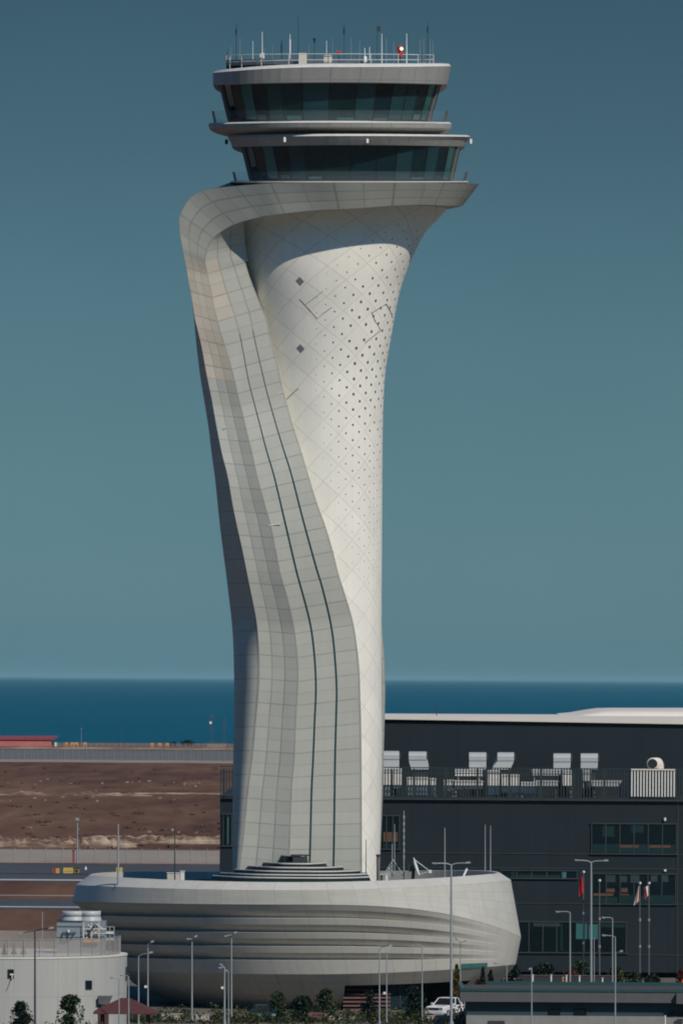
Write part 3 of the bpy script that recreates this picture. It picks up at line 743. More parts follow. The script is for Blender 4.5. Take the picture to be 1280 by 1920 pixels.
def cabinet(px0, px1, y0, Y, mat, label, name='equipment_cabinet', grp=None):
    a, b = P(px0, y0, Y), P(px1, y0, Y); root = thing(name, label, 'cabinet', ((a.x + b.x) / 2, Y, DZ), grp)
    g = MB(); h = a.z - DZ; g.box(((a.x + b.x) / 2, Y, DZ + h / 2), (b.x - a.x, .9, h)); g.build('casing', M[mat], root)
    g = MB(); g.box(((a.x + b.x) / 2, Y, DZ + h + .03), (b.x - a.x + .12, 1.0, .06)); g.build('lid', M['coping'], root)
cabinet(314, 338, 1637, -3, 'offwhite', 'pale low cabinet on the podium roof beside the black mast')
cabinet(339, 346, 1634, -2.5, 'hvac', 'small white box at the right end of the pale low cabinet')
cabinet(713, 717, 1640, -9, 'dsteel', 'left small dark box below the flue pipe')
cabinet(722, 727, 1639, -9, 'hvac', 'right small white box below the flue pipe')
root = thing('leaning_board', 'short white board leaning on the right inner parapet', 'board', (P(872, 1640, -2).x, -2, DZ)); m = MB()
m.tube([P(868, 1644, -2.5), P(874.5, 1630, -1)], .12, 6); m.build('board', M['coping'], root)

# ------------------------------------------------------------------ dark terminal office behind
YF = 65.0
off = thing('office_building', 'long dark-clad flat-roofed office building behind the tower', 'building', (P(900, 1830, YF).x, YF, 0))
def fx(px): return P(px, 1600, YF).x
def fz(py): return P(1000, py, YF).z
def fbox(mb, px0, px1, py0, py1, y0, y1, mat=0):
    a, b = fx(px0), fx(px1); t_, u = fz(py0), fz(py1); mb.box(((a + b) / 2, (y0 + y1) / 2, (t_ + u) / 2), (b - a, y1 - y0, t_ - u), mat=mat)
m = MB(); fbox(m, 412, 1700, 1499, 1822, YF, YF + 60); m.build('lower_block', M['fac'], off)
m = MB(); fbox(m, 640, 1700, 1357, 1499, YF + 9, YF + 59); m.build('upper_block', M['fac'], off)
m = MB(); a, b = fx(640) - .5, fx(1700)
for (x0, x1, za0, za1, zb0, zb1) in ((a, b, fz(1350.5), fz(1356.5), fz(1346.8), fz(1348.8)),):
    f0, f1 = YF + 8.6, YF + 60
    m.face([(x0, f0, za0), (x1, f0, za1 - .25), (x1, f0, zb1 + .05), (x0, f0, zb0)]); m.face([(x0, f0, zb0), (x1, f0, zb1 + .05), (x1, f1, zb1 + .3), (x0, f1, zb0 + .1)]); m.face([(x0, f0, za0), (x0, f0, zb0), (x0, f1, zb0 + .1), (x0, f1, za0)])
    m.face([(x0, f0, za0), (x0, f1, za0), (x1, f1, za1 - .25), (x1, f0, za1 - .25)])
roof = m.build('roof', M['roofwhite'], off)
m = MB(); rows = []                                             # low vaulted roof part at the right
for k in range(25):
    px = 1060 + 26 * k; h = 11 * smooth(1060, 1150, px) if px < 1560 else 11
    x = P(px, 1344, YF + 40).x; z0 = P(px, 1345, YF + 40).z; z1 = P(px, 1344 - h, YF + 40).z; rows.append([Vector((x, YF + 40, z0 - .5)), Vector((x, YF + 40, z0 + (z1 - z0) * .6)), Vector((x, YF + 46, z1)), Vector((x, YF + 75, z1 + .2))])
m.loft(rows); m.build('vaulted_roof', M['roofwhite'], off)
m = MB(); p = P(818, 1346, YF + 30); m.tube([p - Vector((0, 0, .5)), P(818, 1325, YF + 30)], .05, 6); m.tube([P(813, 1330, YF + 30), P(823, 1330, YF + 30)], .04, 6); m.build('roof_aerial', M['dsteel'], off)
# terrace slab, parapet line, facade joints as real grooves/trims
m = MB(); fbox(m, 412, 1700, 1495, 1501, YF - .35, YF + 9); m.build('terrace_floor', M['dsteel'], off)
m = MB()
for y in (1600.5, 1693.5, 1789, 1628): fbox(m, 700, 1700, y - .8, y + .8, YF - .06, YF + .05)
fbox(m, 1268.5, 1270.5, 1500, 1822, YF - .08, YF + .05)
m.build('facade_trim', M['dsteel'], off)
m = MB(); fbox(m, 640, 1700, 1822, 1834, YF + 2, YF + 55); m.build('base_recess', M['black'], off)
def fwindow(x0, x1, y0, y1, nm, mat='darkglass', panes=None, frame='dsteel'):
    g = MB(); fbox(g, x0, x1, y0, y1, YF - .10, YF + .10); w = g.build('window', M[mat], off)
    g = MB(); th = .10
    for k in range(nm + 1):
        x = x0 + (x1 - x0) * k / nm; xx = fx(x); g.box((xx, YF - .10, (fz(y0) + fz(y1)) / 2), (th, .12, fz(y0) - fz(y1) + .004))
    for y in (y0, y1): g.box(((fx(x0) + fx(x1)) / 2, YF - .13, fz(y)), (fx(x1) - fx(x0) + .3, .16, .12))
    g.build('window_frame', M[frame], w)
    for i_, (a, b, c, d, mt) in enumerate(panes or ()):
        g = MB(); fbox(g, a, b, c, d, YF - .115 - .006 * i_, YF - .09); g.build('pane', M[mt], w)
    return w
M['pane_a'] = glassy('pane painted pale reflection', (.035, .052, .058), .25, .3); M['pane_b'] = glassy('pane teal grey', (.012, .032, .034), .25, .3); M['pane_o'] = plain('dim orange interior', (.10, .045, .025), .7)  # pane_a: pale reflection put into the base colour
fwindow(700, 748, 1531, 1594, 4, 'darkglass', ((718, 745, 1562, 1580, 'pane_o'), (718, 745, 1584, 1592, 'pane_b')))
fwindow(418, 434, 1530, 1590, 2, 'darkglass', ((425.5, 428.5, 1536, 1586, 'tealglass'),))
fwindow(1108, 1267, 1543, 1600, 6, 'darkglass', ((1110, 1265, 1582, 1598, 'pane_b'), (1162, 1196, 1583, 1588, 'pane_o'), (1216, 1256, 1583, 1588, 'pane_o'), (1128, 1150, 1548, 1568, 'pane_b'), (1181, 1205, 1546, 1560, 'pane_b')))
fwindow(1110, 1266, 1637, 1694, 6, 'darkglass', ((1134, 1153, 1640, 1653, 'pane_a'), (1162, 1175, 1641, 1653, 'pane_a'), (1181, 1198, 1638, 1654, 'pane_a'), (1219, 1232, 1639, 1652, 'pane_a'), (1240, 1252, 1638, 1652, 'pane_a'), (1112, 1149, 1674, 1679, 'pane_o'), (1162, 1179, 1675, 1680, 'pane_o'), (1112, 1157, 1681, 1692, 'pane_b'), (1162, 1264, 1677, 1692, 'pane_b'), (1136, 1152, 1665, 1672, 'pane_o'), (1164, 1176, 1664, 1672, 'pane_o')))
fwindow(940, 1081, 1632, 1647, 5, 'darkglass', ((958, 964, 1633, 1645, 'pane_b'), (1054, 1061, 1633, 1646, 'tealglass'), (964, 1050, 1640, 1646, 'pane_b')))
fwindow(966, 1174, 1728, 1786, 8, 'darkglass', ((1080, 1101, 1730, 1760, 'tealglass'), (1103.5, 1123, 1732, 1760, 'tealglass'), (1126, 1172, 1730, 1738, 'pane_b'), (1051, 1055, 1731, 1782, 'pane_b'), (1000, 1050, 1729, 1737, 'pane_a')))
# railing of dark bars along the terrace
rail = thing('terrace_railing', 'dark barred railing along the office terrace', 'railing', (fx(900), YF - .3, fz(1497)))
m = MB(); k = 0; px = 414
while px < 1560:
    p0, p1 = P(px, 1496, YF - .3), P(px, 1441, YF - .3); m.box((p0 + p1) / 2, (.115 if int(px / 5.4) % 11 else .26, .10, p1.z - p0.z)); px += 5.4
m.build('bars', M['bars'], rail)
m = MB()
for y in (1440.5, 1451, 1496): fbox(m, 412, 1560, y - .9, y + .9, YF - .38, YF - .25)
m.build('rail', M['bars'], rail)
def unit(x0, x1, y0, y1, Y, label, mat='hvac', legs=True):
    a, b = P(x0, y0, Y), P(x1, y1, Y); root = thing('plant_unit', label, 'plant unit', ((a.x + b.x) / 2, Y, fz(1495)), 'white plant units behind the terrace railing')
    g = MB(); g.box(((a.x + b.x) / 2, Y, (a.z + b.z) / 2), (b.x - a.x, 1.6, a.z - b.z)); g.build('casing', M[mat], root)
    g = MB(); zf = fz(1495)
    for s in (.1, .9):
        x = a.x + (b.x - a.x) * s; g.box((x, Y, (zf + b.z) / 2), (.14, 1.2, max(.05, b.z - zf)))
    g.build('stand', M['steel'], root)
    g = MB(); g.box(((a.x + b.x) / 2, Y - .82, a.z - .12), (b.x - a.x + .08, .06, .16)); g.build('trim', M['duct'], root)
YU = YF + 2.2
unit(716, 732, 1441, 1492, YU, 'tall white plant unit beside the tower edge')
unit(736, 752, 1441, 1478, YU, 'short white plant unit second from the tower edge')
unit(763, 803, 1457, 1491, YU, 'white plant unit under the flaring duct hood')
unit(806, 816, 1459, 1490, YU, 'narrow white plant unit at the right of the flaring duct hood')
unit(832, 850, 1462, 1484, YU, 'small white plant unit before the gap in the duct row')
unit(853, 903, 1442, 1455, YU + 1, 'upper white plant box under the straight middle duct hood')
unit(848, 906, 1463, 1479, YU, 'lower white plant box under the straight middle duct hood')
unit(914, 935, 1444, 1490, YU, 'upright white plant unit left of the leaning duct hood')
unit(940, 972, 1452, 1486, YU, 'broad white plant unit under the leaning duct hood')
unit(975, 1004, 1466, 1487, YU, 'low white plant unit left of the twin right duct hoods')
unit(996, 1050, 1442, 1454, YU + 1, 'upper long white box under the twin right duct hoods', 'duct')
unit(1004, 1046, 1463, 1474, YU, 'thin long white box under the twin right duct hoods', 'duct')
unit(1054, 1072, 1444, 1473, YU, 'white plant unit between the twin right duct hoods')
unit(1092, 1106, 1444, 1464, YU, 'small white plant unit below the rightmost duct hood', 'duct')
unit(1108, 1168, 1463, 1475, YU, 'long thin grey box right of the duct hoods', 'duct')
unit(1164, 1176, 1481, 1492, YU, 'smallest grey box beside the white cage unit', 'duct')
def duct(x0, x1, xb0, xb1, ytop, label, right_open=True):
    """sheet metal hood: rounded top, creased front, lower part sheared"""
    Y = YF + 3.4; root = thing('duct_hood', label, 'duct', (P((x0 + x1) / 2, 1442, Y).x, Y, fz(1495)), 'duct hoods on the office terrace')
    ym, yb = ytop + 16.5, 1443; rows = []
    prof = [(yb, -.1, 1), (yb - 3, -.1, .9), (ym + 6, -.1, .35), (ym, -.1, 0), (ym - 1, -.18, 0), (ytop + 8, -.2, 0), (ytop + 4, -.05, 0), (ytop + 1.3, .3, 0), (ytop, .75, 0), (ytop + .2, 1.5, 0)]
    for (y, d, s) in prof:
        s2 = s * s * (3 - 2 * s)
        rows.append([P(x0 + (xb0 - x0) * s2, y, Y + d), P(x1 + (xb1 - x1) * s2, y, Y + d)])
    g = MB()
    for i in range(len(rows) - 1): g.face([rows[i][0], rows[i][1], rows[i + 1][1], rows[i + 1][0]], sm=False)
    for e in (0, 1):
        side = [r[e] for r in rows]; bot = side[0].copy(); bot.y = Y + 1.5; g.face((side + [bot]) if e else (side + [bot])[::-1])
    g.build('hood', M['duct'], root)
    g = MB(); a = P(x1, ytop + 2, Y + .25); b = P(x1 + 3, ytop + 15, Y + .25); g.box((a + b) / 2 + Vector((.02, .45, 0)), (b.x - a.x, .9, a.z - b.z)); g.build('grille', M['dsteel'], root)
    g = MB(); a, b = P(xb0 + 3, 1443, Y), P(xb1 - 3, 1443, Y); g.box(((a.x + b.x) / 2, Y + .75, (a.z + fz(1495)) / 2), (b.x - a.x, 1.2, a.z - fz(1495))); g.build('riser', M['dsteel'], root)
duct(712, 748, 712, 748, 1408, 'straight duct hood partly hidden by the tower')
duct(766, 799, 770, 804, 1409, 'duct hood whose lower half bulges to the right')
duct(879, 911, 879, 911, 1410.5, 'straight duct hood left in the middle pair')
duct(932, 963, 922, 957, 1410.5, 'duct hood leaning down to the left in the middle pair')
duct(1037, 1069, 1037, 1068, 1412.5, 'left duct hood of the right pair')
duct(1088, 1120, 1088, 1119, 1412.5, 'right duct hood of the right pair')
root = thing('cage_unit', 'sunlit white louvred unit with round fan on top at the terrace end', 'plant unit', (P(1224, 1493, YF - .6).x, YF - .6, fz(1495))); a, b = P(1184, 1444, YF - .9), P(1263, 1494, YF - .9)
m = MB(); m.box(((a.x + b.x) / 2, YF + .6, (a.z + b.z) / 2), (b.x - a.x - .2, 1.2, a.z - b.z - .1)); m.build('casing', M['skyglass'], root)
m = MB()
for k in range(15):
    x = a.x + (b.x - a.x) * k / 14; m.box((x, YF - .55, (a.z + b.z) / 2), (.15, .12, a.z - b.z))
m.build('slats', M['hvac'], root)
m = MB(); m.box(((a.x + b.x) / 2, YF + .1, a.z + .06), (b.x - a.x + .2, 1.6, .14)); m.build('top_plate', M['roofwhite'], root)
m = MB(); c = P(1227, 1432, YF); rr = []
for (d, r_) in ((-.55, .50), (-.5, .62), (.5, .62)):
    rr.append([Vector((c.x + r_ * math.cos(w) + d * .5, YF + .2 + d, c.z + r_ * math.sin(w))) for w in [2*math.pi*j/20 for j in range(20)]])
m.loft(rr, True); m.box((c.x + .35, YF + .5, c.z - .35), (1.1, .7, .7)); fan = m.build('fan_duct', M['roofwhite'], root)
m = MB(); m.disc((c.x - .27, YF - .33, c.z), (0, -1, 0), .5, 20); m.build('fan_mouth', M['black'], fan)
root = thing('wall_camera', 'tiny white camera on the dark facade above the right windows', 'camera', P(1246, 1632, YF - .2)); m = MB(); m.box(P(1246, 1632, YF - .2), (.22, .4, .2)); m.build('casing', M['white'], root)
root = thing('wall_lamp', 'tiny white lamp on the dark facade below the white louvred unit', 'lamp', P(1245, 1536, YF - .2)); m = MB(); m.box(P(1245, 1536, YF - .2), (.18, .3, .3), .4); m.build('casing', M['white'], root)

# ------------------------------------------------------------------ flagpoles
def flagpole(px, ytop, Y, label, flag=None):
    g0 = G(px, Y); t_ = P(px, ytop, Y); root = thing('flagpole', label, 'flagpole', g0, 'flagpoles in front of the office')
    g = MB(); g.tube([g0, t_], .09, 8, r1=.05); g.build('pole', M['dsteel'] if False else plain('flagpole grey', (.10, .105, .11), .5) if 'fp' not in M else M['fp'], root)
    g = MB(); g.box(t_ + Vector((0, 0, .08)), (.2, .2, .2), .7); g.build('finial', M['white'], root)
    g = MB()
    for f in (.35, .62):
        c = g0.lerp(t_, f); g.tube([c, c + Vector((0, 0, .25))], .12, 8)
    g.build('collar', M['steel'], root)
    return root
M['fp'] = plain('flagpole grey', (.10, .105, .11), .5)
def flag(px, y0, y1, w_top, w_bot, skew, Y, mat, label, stripe=None):
    """cloth hanging in folds from the pole"""
    root = thing('flag', label, 'flag', P(px, y0, Y), 'flags on the flagpoles'); rows = []
    for j in range(13):
        v = j / 12; r = []
        w = (w_top + (w_bot - w_top) * v) * .0536
        for i in range(13):
            u = i / 12; c = P(px, y0 + (y1 - y0) * v, Y)
            r.append(Vector((c.x - .07 - u * w + skew * v * .0536 * (1 - .3*u), Y - .05 + .22 * math.sin(u * 9 + v * 2.0) * (.4 + u), c.z - .25 * u * (1 + v))))
        rows.append(r)
    g = MB(); g.loft(rows, matf=(lambda a, b: 1 if stripe and stripe[0] <= b < stripe[1] else 0)); g.build('cloth', [mat, M['flagred']], root)
flagpole(1093, 1636, 52, 'flagpole flying the red flag'); flag(1094, 1642, 1672, 6, 9, 1, 52, M['flagred'], 'red flag hanging limp on its pole')
flagpole(1123, 1652, 50, 'bare flagpole right of the red flag')
flagpole(1198.5, 1657, 55, 'flagpole with the drooping white flag'); flag(1199, 1659, 1689, 3, 11, 0, 55, M['flagwhite'], 'white flag drooping in a long cone with a red fold', (1, 3))
flagpole(1215.5, 1657, 55, 'flagpole at the far right with the short white flag'); flag(1216, 1660, 1678, 9, 6, 0, 55, M['flagwhite'], 'short white flag bunched at the far right pole', (10, 12))

# ------------------------------------------------------------------ street lamps
GL = 'street lamps around the podium'
def lamp(px, ytop, Y, arms, label, r=.10, cam=None, mat='steel'):
    r *= .86
    g0 = G(px, Y); t_ = P(px, ytop, Y); root = thing('street_lamp', label, 'street lamp', g0, GL)
    g = MB(); g.tube([g0, g0.lerp(t_, .5), t_], r, 8, r1=r * .62); g.tube([g0, g0 + Vector((0, 0, .5))], r * 1.5, 8); g.build('pole', M[mat], root)
    k = (CAMD + Y) / FPX
    for (dx, dy) in arms:
        e = t_ + Vector((dx * k * .72, -.25, -dy * k * .8)); mid = t_.lerp(e, .35) + Vector((0, 0, abs(dx) * k * .05)); tip = t_ + Vector((dx * k, -.35, -dy * k))
        g = MB(); g.tube([t_, mid, e], r * .45, 6); arm = g.build('arm', M[mat], root)
        d = (tip - e); L = max(d.length, .3); ang = math.atan2(d.z, d.x)
        g = MB(); Mx = Matrix.Translation((e + tip) / 2) @ Matrix.Rotation(-ang, 4, 'Y'); g.box(None, (L, .22, .10), M=Mx); g.box(None, (L * .7, .16, .05), M=Mx @ Matrix.Translation((0, 0, .075))); g.build('lamp_head', M['lamphead'], root)
    if cam:
        c = P(px - 4 * (1 if cam > 0 else -1), abs(cam), Y); g = MB(); g.tube([Vector((g0.x, Y, c.z)), c], .03, 6); g.box(c, (.22, .3, .2)); g.build('camera', M['white'], root)
M['lamphead'] = plain('lamp head grey', (.30, .31, .32), .5)
lamp(845.5, 1622, -46, ((-36, -4), (36, -5)), 'tallest double-arm lamp before the right end of the podium', .15)
lamp(1107.5, 1617, 12, ((-31, -5), (32, -4)), 'tall double-arm lamp beside the red flag', .14)
lamp(1068, 1711, 14, ((-27, -2),), 'single-arm lamp left of the teal window panes', .10)
lamp(1147.5, 1722, 14, ((-20, -2),), 'higher of two left-facing lamps right of the teal panes', .09)
lamp(1152.5, 1757, -64, ((-25, -4),), 'lower left-facing lamp standing before the low blue building', .085)
lamp(1153.5, 1787, -20, ((12, -4),), 'short right-facing lamp seen against the lower left-facing lamp', .06)
lamp(996, 1815, -64, ((-3, 1),), 'plain post lamp before the low blue building', .08)
lamp(949.5, 1811, -17, ((-25, -6),), 'small lamp with curved arm at the right end of the podium', .08)
lamp(66, 1746, -84, ((-30, 4), (36, -7)), 'dim double-arm lamp before the round cream building', .11, mat='dsteel')
lamp(223.5, 1837, -80, ((-16, -5),), 'short lamp at the left of the red-roofed gazebo', .075)
lamp(241.5, 1831, -82, ((-16, -4),), 'dark-headed lamp over the red gazebo roof', .085)
lamp(260, 1793, -50, ((27, -8),), 'lamp with long dim right arm beside the gazebo', .085)
lamp(277.5, 1771, -44, ((10, -6),), 'lamp with a short bright head at the gazebo right edge', .09, 1850)
lamp(360, 1761, -40, ((-8, -1), (9, -6)), 'small double-head lamp before the dark left half of the podium', .10)
lamp(434, 1753, -38, ((-12, 2), (9, -5)), 'tall small-headed double lamp left of the podium centre', .095)
lamp(421, 1814, -46, ((-9, 0), (-7, -6)), 'low lamp with twin heads turned left', .11, 1852)
lamp(428.5, 1822, -44, ((-4, -3),), 'thin low lamp just right of the twin-head lamp', .06)
lamp(711, 1778, -46, ((24, -5),), 'lamp with dark head reaching right before the red louvres', .085)
lamp(724.5, 1785, -44, (), 'headless lamp post with a small camera before the louvres', .075, 1862)
lamp(791, 1775, -38, ((-9, -4),), 'lamp with small left head above the white pickup', .08)
lamp(862.5, 1768, -25, ((-9, -9), (10, -4)), 'small double-head lamp right of the tallest lamp', .075)
lamp(1107 + 6, 1758, 20, (), 'thin grey post behind the tall double-arm lamp', .06)

# ------------------------------------------------------------------ round cream building at the left
cxr, cyr, rad = P(0, 1800, -60).x - .2, -60.0, 11.1
rb = thing('round_building', 'low round cream building cut off by the left edge', 'building', (cxr, cyr, 0)); HZ = P(240, 1788, -60).z
N2 = 96
def circ(r, z): return [Vector((cxr + r * math.cos(2*math.pi*k/N2), cyr + r * math.sin(2*math.pi*k/N2), z)) for k in range(N2)]
m = MB(); m.loft([circ(rad, 0), circ(rad, HZ - 3.35), circ(rad, HZ - .02)], True, uv=lambda a, b: (b / N2 * 36, (0, 1, 1.98)[a])); m.build('wall', M['round'], rb)
m = MB(); m.loft([circ(rad + .05, HZ - .12), circ(rad + .05, HZ), circ(rad - .5, HZ + .01)], True, sm=False); cp = circ(rad - .5, HZ + .01); cap(cp, m); m.build('roof_coping', M['coping'], rb)
def onround(px, py, out=0.0):
    x = P(px, py, -69).x
    for _ in range(6):
        dx = x - cxr; Y = cyr - math.sqrt(max(.01, rad * rad - dx * dx)); x = P(px, py, Y).x
    n = Vector((x - cxr, Y - cyr, 0)).normalized(); return P(px, py, Y) + n * out, n
def rwin(x0, x1, y0, y1, name, mat, out=.03):
    q = [onround(x, y, out)[0] for x, y in ((x0, y1), (x1, y1), (x1, y0), (x0, y0))]; g = MB(); g.face(q); w = g.build(name, mat, rb)
    g = MB()
    for i in range(4): g.tube([q[i], q[(i+1) % 4]], .04, 5)
    g.build('frame', M['dsteel'], w); return w
rwin(160.5, 172, 1839, 1855, 'window', M['darkglass']); w2 = rwin(15.5, 26, 1818, 1834, 'window', M['darkglass'])
m = MB(); a = onround(22, 1827, .15)[0]; m.box(a, (.3, .2, .12), .2); m.box(a + Vector((.05, 0, -.2)), (.08, .1, .3)); m.build('floodlight', M['white'], rb)
m = MB(); m.tube([onround(20, 1836, .03)[0], onround(17, 1848, .03)[0], onround(12, 1858, .03)[0]], .025, 5); m.build('cable', M['dsteel'], rb)
rwin(184, 203, 1868, 1960, 'door', M['rust'])
m = MB(); q = [onround(x, y, .06)[0] for x, y in ((184, 1882), (203, 1884), (211, 1867), (184, 1868))]; m.prism(q, (0, -.5, 0)); m.build('door_canopy', M['lowgrey'], rb)
m = MB(); a = onround(191, 1886.5, .1)[0]; m.box(a, (.22, .05, .14)); m.build('door_sign', M['white'], rb)
m = MB(); p = onround(235, 1826, .1)[0]; m.tube([p + Vector((0, 0, -.6)), p + Vector((0, 0, .6))], .06, 6); m.tube([p + Vector((-.35, -.1, 0)), p + Vector((.35, -.1, 0))], .05, 6); m.build('wall_bracket', M['dsteel'], rb)
# mesh screen on the roof edge
scr = thing('roof_screen', 'grey mesh screen fence round the roof of the cream building', 'screen', (cxr, cyr, HZ)); rs = rad - .62; zt = P(100, 1762, -70).z
m = MB(); m.loft([circ(rs, HZ + .02), circ(rs, zt)], True, sm=False); m.build('mesh', M['mesh'], scr)
for k in range(N2):
    if k % 2: continue
    a = 2 * math.pi * k / N2
    if not (-math.pi < a - 2 * math.pi < .3 and a > math.pi * 1.2 or a < .3): continue
    x, y = cxr + (rs + .04) * math.cos(a), cyr + (rs + .04) * math.sin(a); g = MB(); g.box((x, y, (HZ + zt) / 2), (.06, .06, zt - HZ), a); g.build('post', M['steel'], scr)
m = MB(); lp = circ(rs + .03, zt); m.tube(lp + lp[:1], .03, 5, caps=False); m.build('top_rail', M['rust'] if False else M['steel'], scr)
for (px, lab, mt, dY) in ((10, 'dark closed parasol behind the roof screen', 'needle', 0), (33, 'left of two faint closed parasols behind the roof screen', 'lowgrey', .8), (55, 'right of two faint closed parasols behind the roof screen', 'lowgrey', .8)):
    p = onround(px, 1786, -1.1 - dY)[0]; zb_, zt_ = HZ + .02, P(px, 1766, -69).z; root = thing('closed_parasol', lab, 'parasol', (p.x, p.y, zb_), 'closed parasols on the roof')
    g = MB(); g.tube([(p.x, p.y, zb_ + .2), (p.x, p.y, zb_ + .5), (p.x, p.y, zt_)], .27, 8, r1=.03); g.build('cloth', M[mt], root)
    g = MB(); g.tube([(p.x, p.y, zb_), (p.x, p.y, zb_ + .3)], .04, 6); g.build('pole', M['dsteel'], root)
# cooling tower on its roof
YC = -61.0
ct = thing('cooling_unit', 'blue-grey cooling unit with two round fan cowls on the cream building roof', 'cooling unit', (P(140, 1765, YC).x, YC, HZ))
def cbox(mb, x0, x1, y0, y1, Y0, Y1, mat=0):
    a, b = P(x0, y0, YC), P(x1, y1, YC); mb.box(((a.x + b.x) / 2, (Y0 + Y1) / 2, (a.z + b.z) / 2), (b.x - a.x, Y1 - Y0, a.z - b.z), mat=mat)
M['unitblue'] = plain('blue grey sheet metal', (.20, .24, .26), .5, var=.12)
m = MB(); cbox(m, 107, 198, 1727, 1790, YC, YC + 2.6); m.build('casing', M['unitblue'], ct)
m = MB(); cbox(m, 106, 155, 1726, 1728.2, YC - .08, YC + 2.7); cbox(m, 106.5, 154, 1736.5, 1738, YC - .05, YC); cbox(m, 107, 154, 1757, 1758, YC - .05, YC); m.build('flange', M['dsteel'], ct)
for cxp in (138, 169):
    c = P(cxp, 1726, YC + 1.3); w = 1.0 if cxp < 150 else .93; rr = []
    for (y, q) in ((1727, 1.08), (1720, .98), (1718.5, .94), (1718, 1.0), (1709, 1.0), (1708.5, .9)):
        rr.append([Vector((c.x + w * q * math.cos(s), YC + 1.3 + q * math.sin(s) * 1.05, P(cxp, y, YC).z)) for s in [2*math.pi*j/28 for j in range(28)]])
    g = MB(); g.loft(rr, True); g.build('fan_cowl', M['duct'], ct)
m = MB()
for (x0, y0, x1, y1) in ((114, 1765, 118, 1749), (127, 1765, 128, 1749), (117, 1749, 143, 1749), (131, 1765, 140, 1749), (113, 1765, 128, 1765)):
    m.tube([P(x0, y0, YC - .15), P(x1, y1, YC - .15)], .05, 6)
m.build('ladder_frame', M['dsteel'], ct)
m = MB()
for (x0, y0, x1, y1) in ((157, 1730, 157, 1765), (172, 1730, 172, 1765), (186, 1728, 186, 1765), (155, 1750, 200, 1750), (155, 1742, 200, 1742), (165, 1733, 173, 1742), (160, 1760, 186, 1744), (180, 1732, 196, 1744)):
    m.tube([P(x0, y0, YC - .3), P(x1, y1, YC - .3)], .045, 6)
m.build('service_pipes', M['coping'], ct)
m = MB(); cbox(m, 157, 186, 1760, 1767, YC - .4, YC - .2); m.build('drip_tray', M['orange'], ct)
m = MB(); p = P(168, 1750, YC - .35); m.tube([p + Vector((0, 0, -.5)), p, P(175, 1738, YC - .35), P(179, 1735, YC - .35)], .07, 7); m.tube([P(165, 1744, YC - .3), P(166, 1760, YC - .3)], .06, 6); m.build('pump', M['dsteel'], ct)
m = MB(); cbox(m, 128, 131, 1743, 1748, YC - .3, YC - .1); m.build('lamp', M['white'], ct)
root = thing('pipe_rack', 'steel pipe rack at the right of the cooling unit', 'rack', (P(207, 1765, YC).x, YC, HZ)); m = MB()
for x in (199, 206, 214): m.tube([P(x, 1770, YC), P(x, 1737, YC)], .045, 6); m.tube([P(x, 1770, YC + 1.2), P(x, 1737, YC + 1.2)], .045, 6)
for y in (1738, 1747, 1750, 1760): m.tube([P(197, y, YC), P(215, y, YC)], .04, 6)
m.build('frame', M['steel'], root)
m = MB(); cbox(m, 199, 213, 1747, 1751, YC - .1, YC + 1.2); cbox(m, 199, 213, 1759, 1763, YC - .1, YC + 1.2); m.build('pipe', M['coping'], root)
root = thing('roof_mast', 'thin mast rising from the cream building roof', 'mast', (P(80, 1765, -62).x, -62, HZ)); m = MB(); m.tube([Vector((P(80, 1765, -62).x, -62, HZ)), P(80, 1710, -62)], .035, 6); m.build('pole', M['steel'], root)

# gazebo
YG = -76
gz = thing('gazebo', 'open gazebo with red tiled hip roof', 'gazebo', G(235, YG)); ap = P(238, 1871, YG); ez = P(238, 1897, YG).z; gx = G(235, YG).x; m = MB(); hw, hd = 2.62, 2.5
cs = [Vector((gx - hw, YG - hd, ez)), Vector((gx + hw, YG - hd, ez)), Vector((gx + hw, YG + hd, ez)), Vector((gx - hw, YG + hd, ez))]
r0, r1 = Vector((gx - .35, YG, ap.z)), Vector((gx + .35, YG, ap.z))
m.face([cs[0], cs[1], r1, r0]); m.face([cs[1], cs[2], r1]); m.face([cs[2], cs[3], r0, r1]); m.face([cs[3], cs[0], r0])
for i in range(4): a, b = cs[i], cs[(i+1) % 4]; m.face([a, b, b - Vector((0, 0, .1)), a - Vector((0, 0, .1))])
m.face([c - Vector((0, 0, .1)) for c in cs][::-1]); m.build('roof', M['gaz'], gz)
for sx_ in (-1, 1):
    for sy_ in (-1, 1):
        g = MB(); g.box((gx + sx_ * 1.9, YG + sy_ * 1.8, ez / 2), (.22, .22, ez - .1)); g.build('post', M['bark'], gz)

# ------------------------------------------------------------------ low blue building in front at the right
YL = -45.0
lb = thing('low_building', 'low flat-roofed blue-grey building with pale plinth in the right foreground', 'building', G(1060, YL))
def lx(px): return P(px, 1880, YL).x
def lz(py): return P(1060, py, YL).z
def lbox(mb, px0, px1, py0, py1, y0, y1):
    a, b = lx(px0), lx(px1); t_, u = lz(py0), lz(py1); mb.box(((a + b) / 2, (y0 + y1) / 2, (t_ + u) / 2), (b - a, y1 - y0, t_ - u))
m = MB(); lbox(m, 875, 1420, 1879, 1905, YL + .5, YL + 11.5); m.build('wall', M['lowblue'], lb)
m = MB(); a, b = lx(874), lx(1421); zz = lz(1905); m.box(((a + b) / 2, YL + 6, zz / 2), (b - a, 11.6, zz - .003)); m.build('plinth', M['lowbase'], lb)
m = MB(); lbox(m, 862, 1266, 1859, 1879, YL - .3, YL + 13); lbox(m, 1266.2, 1424, 1860, 1880, YL - .9, YL + 13); m.build('fascia', M['lowgrey'], lb)
zr2 = lz(1859)
m = MB(); m.face([(lx(863), YL - .2, zr2 + .02), (lx(1424), YL - .2, zr2 + .02), (lx(1424), YL + 13, zr2 + .02), (lx(863), YL + 13, zr2 + .02)]); m.build('roof_gravel', M['gravel'], lb)
